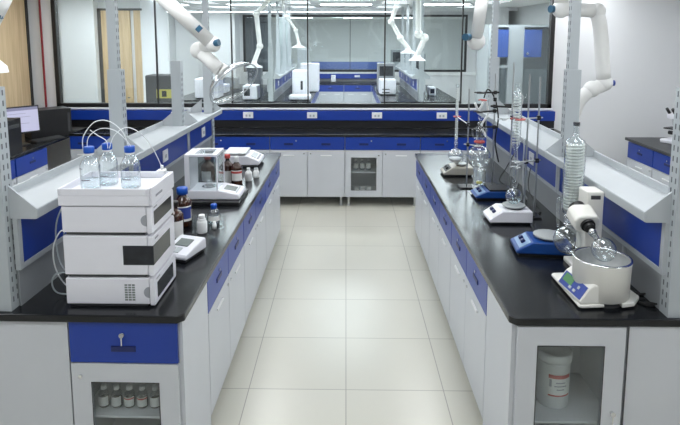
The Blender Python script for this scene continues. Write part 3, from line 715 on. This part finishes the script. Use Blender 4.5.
# condenser
cb = Vector((-.155,.07,.30))
cj = MB().lathe([(.018,-.06),(.02,-.02),(.05,.0),(.058,.02),(.058,.40),(.05,.425),(.018,.445),(.014,.50),(.019,.51),(.019,.525)],cb,32).build('condenser_jacket','glass',t)
pts=[cb+Vector((.046*math.cos(2*PI*k/14),.044*math.sin(2*PI*k/14),.02+.385*k/(22*14))) for k in range(22*14+1)]
MB().tube(pts,.0062,6,1).build('condenser_coil','coil_white',cj)
MB().cyl(cb+Vector((0,0,.02)),cb+Vector((0,0,.40)),.020,n=18).build('inner_tube','coil_white',cj)
MB().cyl(cb+Vector((0,0,.51)),cb+Vector((0,0,.53)),.018,n=16).build('stopper','dark_grey',cj)
MB().tube([cb+Vector((-.058,-.01,.06)),cb+Vector((-.08,-.01,.09)),cb+Vector((-.085,-.01,.05)),cb+Vector((-.08,-.01,-.08))],.009,10,5).build('side_tube','glass',t)
MB().tube([cb+Vector((.058,0,.10)),cb+Vector((.09,0,.12)),cb+Vector((.10,0,.08)),cb+Vector((.06,0,.05))],.007,10,5).build('side_tube','glass',t)
MB().tube([cb+Vector((0,0,-.05)),cb+Vector((.01,-.06,-.01)),hd-axis*.08],.020,12,5).build('vapour_duct','glass',t)
# receiving flask
rc = Vector((-.215,-.035,.175)); r=.078
pf=[(0,-r)]+[(r*math.sin(a),-r*math.cos(a)) for a in [PI*k/18 for k in range(1,17)]]+[(.018,r*.98),(.018,r+.03)]
MB().lathe(pf,rc,32).build('receiving_flask','glass',t)
MB().tube([rc+Vector((0,0,r+.02)),rc+Vector((.0,.03,r+.05)),cb+Vector((0,0,-.05))],.016,12,5).build('distillate_tube','glass',t)
thick_ring(MB(),rc+Vector((0,0,r+.018)),.022,.005).build('flask_clip','chrome',t)
# bath
BX,BY = 1.288,2.74
t = thing('heating_bath','round ivory water bath with control panel at the counter edge','heating bath',(BX,BY,.85))
m = MB(); m.lathe([(.12,.022),(.132,.03),(.136,.20),(.138,.206),(.138,.214),(.129,.216),(.127,.21),(.125,.06),(0,.06)],n=48); m.build('tub','ivory',t)
m = MB(); m.lathe([(.1275,.213),(.1285,.2175),(.1385,.2175),(.1395,.213)],n=48); m.build('rim','chrome',t)
m = MB(); m.lathe([(.1265,.212),(.1235,.062),(0,.062)],n=48); m.build('liner','brushed',t)
MB().lathe([(0,.06),(.122,.07),(.122,.13),(0,.13)],n=40).build('water','liquid',t)
MB().cyl((0,0,0),(0,0,.024),.115,n=30).build('foot','dark_grey',t)
MB().prism([(-.16,.235),(-.145,.25),(-.085,.255),(-.05,.1),(-.03,-.125),(-.145,-.135),(-.158,-.125)],'z',.008,.024).build('base_plate','ivory',t,bevel=.006)
MB().prism([(.05,-.13),(.12,-.11),(.178,-.04),(.17,.05),(.06,.03)],'z',.008,.03).build('rear_foot','ivory',t,bevel=.006)
Mc = Matrix.Translation((-.09,.005,.0)) @ Matrix.Rotation(math.radians(6),4,'Z')
MB().prism([(-.075,.024),(.045,.024),(.045,.115),(-.005,.12),(-.03,.105),(-.075,.04)],'y',-.125,.11,Mc).build('control_box','ivory',t,bevel=.008,seg=3)
a = math.atan2(.065,.045); Mp = Mc @ Matrix.Translation((-.0525,-.005,.0725)) @ Matrix.Rotation(-a,4,'Y')
p = MB().box(-.036,-.11,-.001,.036,.10,.003,Mp).build('control_panel','print_blue',t)
MB().box(-.012,.0,.003,.03,.085,.0045,Mp).build('display','green_panel',p)
MB().box(.0,-.065,.003,.015,-.05,.006,Mp).box(-.025,-.05,.003,-.012,-.03,.006,Mp).box(-.025,-.01,.003,-.012,.01,.006,Mp).build('button','shelf_grey',p)
cable('black power cable coiled beside the heating bath',[(1.46,2.80,.87),(1.50,2.78,.857),(1.545,2.74,.857),(1.545,2.68,.857),(1.50,2.65,.857),(1.46,2.68,.857),(1.47,2.73,.868),(1.53,2.75,.868),(1.56,2.70,.868),(1.53,2.64,.868),(1.48,2.66,.868)],.0048)
cable('black cable running from the heating bath to the riser socket',[(1.46,2.86,.90),(1.50,2.90,.93),(1.55,2.955,.96)],.005)
tag(MB().box(-.02,-.022,-.02,.015,.022,.02).build('power_plug','black',loc=(1.535,2.965,.96),bevel=.005),'black plug against the grey riser right of the heating bath','plug')
tag(MB().cyl((0,0,0),(0,0,.05),.012,.009,n=12).build('power_plug','shelf_grey',loc=(1.52,2.985,.981)),'pale socket adapter above the black plug','plug')

# ------------------------------------------------------------------ left wall desk: computer
t = thing('computer_monitor','flat computer monitor showing a pale page on the left bench','monitor',(-3.93,6.62,.85),math.radians(50))
MB().box(-.11,-.07,0,.11,.08,.015).cyl((0,.03,.01),(0,.05,.16),.02,n=12).build('stand','black',t)
Mm = Matrix.Translation((0,0,.30)) @ Matrix.Rotation(math.radians(-4),4,'X')
MB().box(-.255,0,-.16,.255,.03,.17,Mm).build('bezel','black',t,bevel=.004)
s_ = MB().box(-.24,-.0015,-.14,.24,.0005,.155,Mm).build('screen','screen',t)
m = MB(); m.box(-.24,-.0025,.12,.24,-.001,.155,Mm)
for k in range(5): m.box(-.2,-.0025,.08-k*.04,-.2+(.3,.35,.2,.33,.12)[k],-.001,.084-k*.04,Mm)
m.build('text_lines','screen_line',s_)
tag(MB().box(-.10,-.20,0,.10,.2,.40).m(1).box(.1,-.15,.03,.104,-.13,.05).box(.1,-.16,.30,.104,.16,.34).build('computer_tower',['black','dark_grey'],loc=(-3.755,6.02,.85),bevel=.006),'upright black computer tower cut by the left edge','computer')
tag(MB().box(-.25,-.15,0,.25,.15,.36).m(1).box(.20,-.155,.05,.23,-.149,.30).cyl((.215,-.158,.2),(.215,-.15,.2),.012,n=12).build('desktop_case',['black','dark_grey'],loc=(-3.94,7.32,.85),rz=math.radians(45),bevel=.01),'large black desktop case between the monitor and the window','computer')
t = thing('keyboard','black keyboard on the bench between monitor and desktop case','keyboard',(-3.77,6.98,.85),math.radians(62))
MB().prism([(-.07,0),(.07,0),(.07,.025),(-.07,.014)],'x',-.2,.2).build('base','black',t,bevel=.003)
m=MB()
for i in range(12):
    for j in range(4): m.box(-.19+i*.032,-.055+j*.03,.012,-.164+i*.032,-.03+j*.03,.024+j*.0025)
m.build('keys','dark_grey',t)

# microscope on right bench
t = thing('microscope','white microscope with black eyepieces at the right edge on the wall bench','microscope',(4.06,6.95,.85),math.radians(-60))
MB().box(-.10,-.14,0,.10,.14,.05).build('base','instrument_white',t,bevel=.015)
MB().box(-.05,.06,.05,.05,.12,.33).build('arm','instrument_white',t,bevel=.015)
MB().box(-.06,-.10,.30,.06,.12,.37).build('head','instrument_white',t,bevel=.02)
MB().box(-.09,-.09,.17,.09,.07,.185).build('stage','black',t)
MB().cyl((-.035,-.06,.35),(-.035,-.14,.43),.018,n=14).cyl((.035,-.06,.35),(.035,-.14,.43),.018,n=14).build('eyepiece','black',t)
MB().cyl((0,-.02,.30),(0,-.02,.22),.03,.02,n=16).build('objective','chrome',t)
MB().cyl((-.1,.05,.11),(.1,.05,.11),.025,n=16).build('focus_knob','black',t)
tag(MB().box(-.04,-.03,0,.04,.03,.05).build('small_box','beige',loc=(4.25,7.2,.85),bevel=.004),'small beige box beside the microscope on the right wall bench','box')

# ------------------------------------------------------------------ extraction arms
def up_(x,y,Y):   # helper that turns a measured bearing into a point at distance Y
    return Vector(((x-346)/565*(Y*.99+.08), Y, 2.17-(y-35)/565*(Y*.99+.08)))
def arm(label, segs, r, joints=(), bands=(), mount=None, caps=()):
    t = thing('extraction_arm', label, 'extraction arm', mount)
    o = Vector(mount)
    for k,s_ in enumerate(segs): MB().tube([Vector(p)-o for p in s_],r if len(s_)<5 else r,18,5 if len(s_)>2 else 1).build('duct_tube','arm_white',t)
    for c, rr in joints: MB().ball(Vector(c)-o, rr, 20).build('swivel_joint','arm_white',t)
    for a, b, rr, mt in caps: MB().cyl(Vector(a)-o, Vector(b)-o, rr, n=20).build('joint_cap',mt,t)
    return t
# left arm over the balance
A0 = up_(147,-20,3.30); A1 = up_(215,44,3.40); B0 = up_(201,50,3.48); B1 = up_(221,69,3.42)
t = arm('white jointed extraction arm with clear dome hood above the left island',[(A0,A1),(B0,B1)],.042,joints=((A1,.048),(B0,.054)),
    mount=(A0.x-.12,3.3,CH), caps=((A1+Vector((-.03,.06,.0)),B0+Vector((.01,0,.0)),.046,'arm_white'),(A1+Vector((.0,-.02,0)),A1+Vector((.045,-.035,.012)),.021,'teal')))
o_ = Vector(t.location); MB().cyl((0,0,0),(0,0,-.05),.09,n=24).build('ceiling_flange','arm_white',t)
MB().tube([(0,0,-.03),(.0,0,-.12),A0-o_],.046,18,4).build('duct_tube','arm_white',t)
d = (A1-A0).normalized()
# label badge on the tube, lying on its near side
bc = A0+(A1-A0)*.80-o_; MB().cyl(bc-d*.018+Vector((0,-.003,.002)),bc+d*.018+Vector((0,-.003,.002)),.0462,n=24,cap=False).build('band','teal',t) if False else None
nrm = Vector((.25,-.9,.35)).normalized(); sd = d; ud = nrm.cross(sd).normalized()
Mb = Matrix((( sd.x,ud.x,nrm.x,bc.x+nrm.x*.044),(sd.y,ud.y,nrm.y,bc.y+nrm.y*.044),(sd.z,ud.z,nrm.z,bc.z+nrm.z*.044),(0,0,0,1)))
MB().box(-.014,-.018,-.006,.014,.018,.0035,Mb).build('badge','teal',t)
# dome hood
hc = up_(234,82,3.40); ax = Vector((.42,-.62,-.42)).normalized()
ax = Vector((.63,-.40,-.66)).normalized()
Mq = ax.to_track_quat('Z','Y').to_matrix().to_4x4()
# hood: shallow cone from neck to rim
MB().cyl(B1-o_,(hc-ax*.085)-o_,.046,.05,n=24).build('hood_neck','arm_white',t)
h_ = MB().lathe([(.046,-.075),(.06,-.07),(.10,-.058),(.14,-.035),(.162,-.005),(.170,.01),(.168,.014)],hc-o_,40,Mq).build('dome_hood','glass_hood',t)
m = MB(); P=[hc-o_+(Mq.to_3x3() @ Vector((.168*math.cos(2*PI*k/40),.168*math.sin(2*PI*k/40),.014))) for k in range(41)]
m.tube(P,.0035,6,1); m.build('hood_rim','grey_tube',h_)
# right arm, near
Y=4.35
P=lambda x,y,Y=Y: up_(x,y,Y)
t = arm('white extraction arm with elbow tubes beside the right rack post',[(P(552,-30),P(555,6)),(P(556,10),P(589,12)),(P(589,12),P(594,30),P(600,78)),(P(600,84),P(590,88),P(581,95),P(575,104),P(571,118))],.052,
    joints=((P(555,10),.068),(P(590,12),.060),(P(601,82),.062),(P(589,88),.064)), mount=(P(552,-30).x,Y,CH), caps=((P(548,10)+Vector((-.035,-.02,0)),P(550,10),.028,'teal'),(P(605,82),P(608,82)+Vector((.02,0,0)),.022,'print_blue')))
o_=Vector(t.location); MB().tube([(0,0,0),P(552,-30)-o_],.052,18,1).cyl((0,0,0),(0,0,-.05),.1,n=24).build('ceiling_flange','arm_white',t)
hc = P(560,150)
# right arm, far
Y=4.9
t = arm('white extraction arm hanging straight down left of the rack post',[(up_(481,-20,4.9),up_(474,38,4.9)),(up_(474,41,5.0),up_(474,41,5.4),up_(474,40,5.9))],.052,
    joints=((up_(474,41,4.93),.078),), mount=(up_(481,-20,4.9).x,4.9,CH), caps=((up_(465,37,4.85)+Vector((-.02,-.02,0)),up_(467,37,4.9),.03,'teal'),))
o_=Vector(t.location); MB().tube([(0,0,0),up_(481,-20,4.9)-o_],.052,18,1).cyl((0,0,0),(0,0,-.05),.1,n=24).build('ceiling_flange','arm_white',t)
# arm at left edge
Y=3.0
t = arm('white extraction arm cut by the top left corner',[(up_(16,-12,2.7),up_(-4,22,2.7)),(up_(-4,22,2.7),up_(-22,50,2.7))],.048,joints=((up_(-10,32,2.7),.055),), mount=(up_(16,-12,2.7).x,2.7,CH),caps=((up_(2,11,2.7),up_(0,15,2.7),.0492,'teal'),))
o_=Vector(t.location); MB().tube([(0,0,0),up_(16,-12,2.7)-o_],.048,18,1).build('duct_tube','arm_white',t)
hc = up_(-8,72,2.7)-o_
MB().lathe([(.04,.09),(.05,.06),(.08,.03),(.085,0)],hc,28).build('dome_hood','plastic_white',t)
MB().tube([up_(-22,50,2.7)-o_,hc+Vector((-.0,0,.08))],.04,14,1).build('hood_neck','arm_white',t)

# ------------------------------------------------------------------ second room beyond the window
wl = MB().box(-7,YB+.12,0,-6.9,YB2,CH); struct('wall_left_beyond', wl, 'white_wall')
struct('wall_right_beyond', MB().box(WR,YB+.12,0,WR+.12,YB2,CH), 'white_wall')
w = MB(); w.box(-6.9,10.6,0,-5.25,10.75,CH); w.box(-5.25,10.4,0,-4.62,10.75,CH); w.box(-4.62,10.6,0,-3.83,10.75,CH); w.box(-3.95,10.75,0,-3.83,12.2,CH)
struct('wall_partition_beyond', w, 'white_wall')
d2 = struct('door_2', MB().box(-4.56,10.56,0,-4.02,10.6,2.62).box(-3.95,10.56,0,-3.835,10.6,2.62), 'wood')
MB().box(-4.62,10.54,0,-4.56,10.6,2.66).box(-4.62,10.54,2.62,-3.8,10.6,2.66).build('door_frame','dark_grey',d2)
MB().cyl((-4.07,10.55,1.0),(-4.07,10.50,1.0),.012,n=10).box(-4.1,10.49,.99,-4.06,10.5,1.01).build('handle','chrome',d2)
wall_with_hole('wall_far_beyond', YB2, YB2+.12, -7, 6, -2.95, 3.45, 1.12, 2.74)
window('window_2', -2.95, 3.45, 1.12, 2.74, YB2, [-1.1,.12,1.1,2.2],fw=.06)
struct('trim_2', MB().box(-2.95,YB2-.05,1.02,3.9,YB2-.002,1.11), 'plastic_white')
# columns against far wall
c1 = MB().box(-3.95,15.6,0,-3.05,16.29,CH); struct('column_1', c1, 'white_wall')
c2 = MB().box(-5.4,15.7,0,-4.9,16.29,CH); struct('column_2', c2, 'white_wall')
struct('column_3', MB().box(3.72,15.2,0,4.3,16.29,CH), 'white_wall')
struct('beam_1', MB().box(-6.9,15.4,CH-.09,4.6,15.6,CH-.002), 'white_wall')
# islands in the second room
for sx, nm in ((-1,'left'),(1,'right')):
    cx_ = sx*1.5; y0 = 11.2; y1 = 15.1
    worktop('black worktop of the %s island in the room beyond the window' % nm, [(cx_-.8,y0),(cx_+.8,y0),(cx_+.8,y1),(cx_-.8,y1)], .82, .85)
    for k in range(3):
        if sx<0: cabinet('%s cabinet of the left island beyond the window' % names[k], (-.74,y0+.05+k*1.3,0), PI/2, 1.28, d=.7)
        else: cabinet('%s cabinet of the right island beyond the window' % names[k], (.74,y0+.05+(k+1)*1.3,0), -PI/2, 1.28, d=.7)
    tag(MB().box(-.76,0,0,.76,.018,.809).build('end_panel','panel_grey',loc=(cx_,y0+.02,0)),'grey end panel of the %s island beyond the window' % nm,'panel')
    rack('grey shelf rack on the %s island beyond the window' % nm, (cx_,y0,0), 0, [.06,1.35,2.65,3.9], .06, 3.95)
# instruments on them
def boxdev(name,label,cat,loc,sx,sy,h,win=None,m_='instrument_white',rz=0,slots=0):
    t = thing(name,label,cat,loc,rz)
    MB().box(-sx/2,-sy/2,.015,sx/2,sy/2,h).build('housing',m_,t,bevel=.02)
    MB().box(-sx/2+.03,-sy/2+.03,0,sx/2-.03,sy/2-.03,.015).build('foot','dark_grey',t)
    if win:
        a,b,c,d=win; MB().box(-sx/2+sx*a,-sy/2-.004,h*b,-sx/2+sx*c,-sy/2+.001,h*d).build('front_window','smoke_window',t)
    for k in range(slots): MB().box(-sx*.35,-sy/2-.006,h*(.15+.2*k),sx*.1,-sy/2+.001,h*(.15+.2*k)+.02).build('slot','dark_grey',t)
    return t
boxdev('oven','tall pale instrument cabinet beyond the window, left of its middle','instrument',(-.84,13.3,.851),.42,.5,.66,slots=0)
boxdev('chromatography_module','white instrument with black slot in front of the tall pale cabinet','instrument',(-.96,12.05,.851),.34,.4,.58,win=(.52,.3,.66,.62))
boxdev('chromatography_module','flat white instrument base beyond the window beside the left island end','instrument',(-.94,11.55,.851),.44,.34,.10)
boxdev('analyser','white box instrument on the left island beyond the window, by the rack','instrument',(-1.95,11.6,.851),.3,.4,.3,win=(.1,.3,.5,.8))
boxdev('analyser','white boxy machine beyond the window on the right island','instrument',(.93,12.7,.851),.36,.5,.34,slots=2)
boxdev('analyser','dark topped monitor unit on the right island beyond the window','instrument',(.95,13.5,.851),.4,.4,.66,win=(.1,.55,.9,.9),m_='panel_shade')
boxdev('analyser','small white device right of the posts beyond the window','instrument',(1.88,12.4,.851),.15,.3,.2,win=(.2,.3,.8,.8))
boxdev('storage_cabinet','dark cupboard standing behind the left island beyond the window','cupboard',(-2.5,15.55,ZF),.36,.4,1.42,m_='dark_wall')
# back bench of the second room
for k in range(4):
    cabinet(['leftmost','second','third','rightmost'][k]+' cabinet of the bench at the far wall beyond the window', (-.80+k*.75-.75,15.5,0), 0, .745, d=.5, z0=-.03, zs=.62, zt=.808, drawers=1)
worktop('black worktop of the bench at the far wall beyond the window', [(-1.5,15.47),(1.5,15.47),(1.5,16.2),(-1.5,16.2)], .82, .85)
t = thing('service_panel','blue socket strip above the bench at the far wall beyond the window','socket panel',(0,16.24,0))
MB().box(-1.1,-.08,.93,.95,0,1.07).build('blue_strip','blue',t)
MB().box(.25,-.09,.97,.4,-.08,1.03).build('socket','plastic_white',t)
boxdev('small_device','small white device on the far bench beyond the window','instrument',(-.35,15.9,.851),.13,.2,.2)
# side cabinet with monitor
boxdev('analyser','tall dark-screened instrument standing by the far bench beyond the window','instrument',(1.12,15.0,.851),.3,.3,.35,m_='panel_shade',win=(.1,.3,.9,.9)) if False else None
# fume hood
t = thing('fume_hood','grey fume cupboard with two blue sash panels beyond the window at right','fume cupboard',(2.86,9.6,0))
MB().box(-.47,.0,0,1.0,.75,.85).build('base','panel_shade',t)
m = MB(); m.box(-.47,0,.87,-.41,.75,2.3).box(-.13,0,.87,.13,.08,2.3).box(.84,0,.87,.95,.75,2.3).box(-.41,.7,.87,.84,.75,2.3).box(-.47,0,2.3,.95,.75,2.34).box(-.41,0,1.62,-.13,.06,1.66)
m.build('frame','shelf_grey',t)
MB().box(-.47,-.02,.85,1.0,.75,.87).build('work_surface','dark_grey',t)
for x0,x1 in ((-.405,-.135),(.135,.42)):
    s_ = MB().box(x0,-.015,1.80,x1,.01,2.26).build('sash_panel','hood_blue',t)
    MB().cyl((x0+.05,-.03,1.86),(x0+.05,-.015,1.86),.02,n=12).build('knob','chrome',s_)
for x0,x1 in ((-.40,-.14),(.14,.83)): MB().box(x0,.02,.88,x1,.026,1.6).build('sash_glass','pane',t)
MB().cyl((-.3,.3,.87),(-.3,.3,1.6),.008,n=8).build('rod','steel',t)
# black bench with dark devices at left
worktop('black worktop of the left side bench beyond the window', [(-3.6,11.4),(-2.75,11.4),(-2.35,15.3),(-3.4,15.3)], .82, .85)
boxdev('base_cabinet','grey base under the left side bench beyond the window','cabinet',(-3.15,11.9,0),.7,.8,.815,m_='panel_grey')
sc_ = boxdev('safety_cabinet','dark cabinet with a yellow notice beyond the window at left','cabinet',(-3.12,9.6,ZF),.50,.4,1.58,m_='dark_grey')
n_ = MB().box(-.13,-.006,-.075,.13,0,.075).m(1).box(-.04,-.008,-.05,.04,-.006,.05).build('warning_notice',['yellow','black'],sc_,loc=(.07,-.202,1.27)); n_['label']='yellow warning notice'
boxdev('analyser','white analyser behind the dark cabinet beyond the window','instrument',(-2.9,11.9,.851),.5,.5,.42)
boxdev('analyser','low white device on the left side bench beyond the window','instrument',(-2.85,12.9,.851),.3,.4,.2)
for k,(x,y) in enumerate(((-3.3,13.7),(-3.0,14.2),(-2.75,13.9))):
    boxdev('small_device',['left','middle','right'][k]+' small grey device far along the side bench beyond the window','instrument',(x,y,.851),.2,.25,.28,m_='panel_shade')
# arms in the second room
def arm2(label, pts, r, hood, Y):
    t = thing('extraction_arm', label, 'extraction arm', (pts[0].x,pts[0].y,CH)); o=Vector(t.location)
    for a,b in zip(pts,pts[1:]): MB().cyl(a-o,b-o,r,n=14).build('duct_tube','arm_white',t)
    for p in pts[1:-1]: MB().ball(p-o,r*1.5,14).build('swivel_joint','arm_white',t)
    MB().cyl((0,0,0),pts[0]-o,r,n=14).build('ceiling_duct','arm_white',t)
    MB().lathe([(r*.9,.12),(r*1.5,.06),(.17,.0)],pts[-1]-o-Vector((0,0,.1)),22).build('dome_hood','plastic_white',t)
Y=10.9
arm2('thin white extraction arm in the next room left of the window middle',[up_(272,-2,Y),up_(257,14,Y),up_(260,46,Y),up_(254,62,Y)],.045,None,Y)
arm2('farther white extraction arm in the next room near the left posts',[up_(284,8,12.5),up_(287,17,12.5),up_(296,30,12.5),up_(299,43,12.5)],.035,None,Y)
arm2('left white extraction arm by the right posts of the next room',[up_(398,-2,11.5),up_(391,22,11.5),up_(400,38,11.5),up_(408,48,11.5)],.045,None,Y)
arm2('right white extraction arm by the right posts of the next room',[up_(417,-4,11),up_(418,34,11),up_(424,38,11),up_(417,55,11)],.055,None,Y)

# ------------------------------------------------------------------ third room
struct('wall_left_far', MB().box(-7,YB2+.12,0,-6.9,YB3,CH), 'white_wall')
struct('wall_right_far', MB().box(5.9,YB2+.12,0,6,YB3,CH), 'white_wall')
struct('wall_back_far', MB().box(-7,YB3,0,6,YB3+.15,CH), 'white_wall')
struct('wall_dark_far', MB().box(-4.2,17.2,0,-2.35,17.3,CH), 'dark_wall')
struct('wall_screen_far', MB().box(-2.33,19.0,0,-1.9,19.1,CH), 'blind_grey')
worktop('dark worktop of the bench in the third room', [(-1.6,21.5),(1.7,21.5),(1.7,22.3),(-1.6,22.3)], .82,.85)
boxdev('base_cabinet','pale bench cabinet in the third room','cabinet',(0.05,21.95,0),3.1,.7,.815,m_='panel_grey')
tag(MB().box(-1.4,0,0,1.5,.04,.28).build('bench_screen','hood_blue',loc=(0.05,22.2,.851)),'blue-grey upstand on the bench in the third room','panel')
boxdev('analyser','tall dark screened instrument on the bench in the third room','instrument',(1.9,20.8,ZF),.5,.5,1.72,m_='panel_shade',win=(.1,.75,.9,.95))
boxdev('analyser','tall white instrument at the left of the third room','instrument',(-1.55,20.6,ZF),.4,.5,1.75,m_='instrument_white')
boxdev('analyser','dark instrument at the right of the third room','instrument',(2.35,18.6,ZF),.45,.5,1.65,m_='panel_shade',win=(.1,.6,.9,.95))

# ------------------------------------------------------------------ ceiling lights
def clight(x,y,label,w=.6,l=1.2):
    t = thing('ceiling_light',label,'ceiling light',(x,y,CH),0,'flat ceiling light panels')
    m = MB(); m.box(-w/2-.02,-l/2-.02,-.02,-w/2,l/2+.02,-.001).box(w/2,-l/2-.02,-.02,w/2+.02,l/2+.02,-.001).box(-w/2,-l/2-.02,-.02,w/2,-l/2,-.001).box(-w/2,l/2,-.02,w/2,l/2+.02,-.001)
    m.build('frame','plastic_white',t); MB().box(-w/2,-l/2,-.012,w/2,l/2,-.002).build('diffuser','lamp',t)
    return t
def bright(o):
    for c in [x for x in bpy.data.objects if x.parent == o]:
        if c.name.startswith('diffuser'): c.material_slots[0].link='OBJECT'; c.material_slots[0].material = MATS['lamp_bright']
first = None
for yi,y in enumerate((.9,3.0,5.1,7.0)):
    for xi,x in enumerate((-3.2,-1.1,1.1,3.2)):
        L = 'ceiling light panel above the camera room, row %s, %s' % (['one','two','three','four'][yi], ['far left','left','right','far right'][xi])
        if first is None: first = clight(x,y,L)
        else: dup(first,(x,y,CH),None,L)
for yi,y in enumerate((9.3,11.4,13.6)):
    for xi,x in enumerate((-4.4,-2.2,0,2.3)):
        b_=dup(first,(x,y,CH),PI/2,'ceiling light panel beyond the window, row %s, %s' % (['one','two','three'][yi], ['far left','left','centre','right'][xi])); bright(b_)
for yi,y in enumerate((18.2,21.,24.)):
    for xi,x in enumerate((-2.,.5,2.6)):
        b_=dup(first,(x,y,CH),PI/2,'ceiling light panel in the third room, row %s, %s' % (['one','two','three'][yi], ['left','centre','right'][xi])); bright(b_)

t = thing('linear_light','long white linear lamp hanging below the ceiling beyond the window','ceiling light',(-1.6,14.9,2.76))
MB().box(-3.6,-.05,.012,2.9,.05,.05).build('housing','plastic_white',t); MB().box(-3.59,-.048,0,2.89,.048,.012).build('diffuser','lamp_bright',t)
for x in (-3.2,-.3,2.5): MB().cyl((x,0,.05),(x,0,.139),.006,n=8).build('hanger','steel',t)
# ------------------------------------------------------------------ world, camera
w = bpy.data.worlds.new('World'); S.world = w; w.use_nodes = True
w.node_tree.nodes['Background'].inputs['Color'].default_value = (.90,.95,1.,1); w.node_tree.nodes['Background'].inputs['Strength'].default_value = .26
cam = bpy.data.cameras.new('Camera'); co = bpy.data.objects.new('Camera', cam); C.objects.link(co); S.camera = co
co.location = (0,0,2.17); co.rotation_euler = (math.radians(90-7.33),0,math.radians(1.0))
cam.sensor_width = 36; cam.lens = 565/680*36; cam.shift_y = -(212.5-107.7)/680; cam.shift_x = 4/680; cam.clip_start=.05
S.view_settings.view_transform = 'Standard'; S.view_settings.look = 'None'; S.view_settings.gamma = 1; S.view_settings.use_curve_mapping = False
S.view_settings.exposure = 0.06
S.cycles.transparent_max_bounces = 24; S.cycles.max_bounces = 8
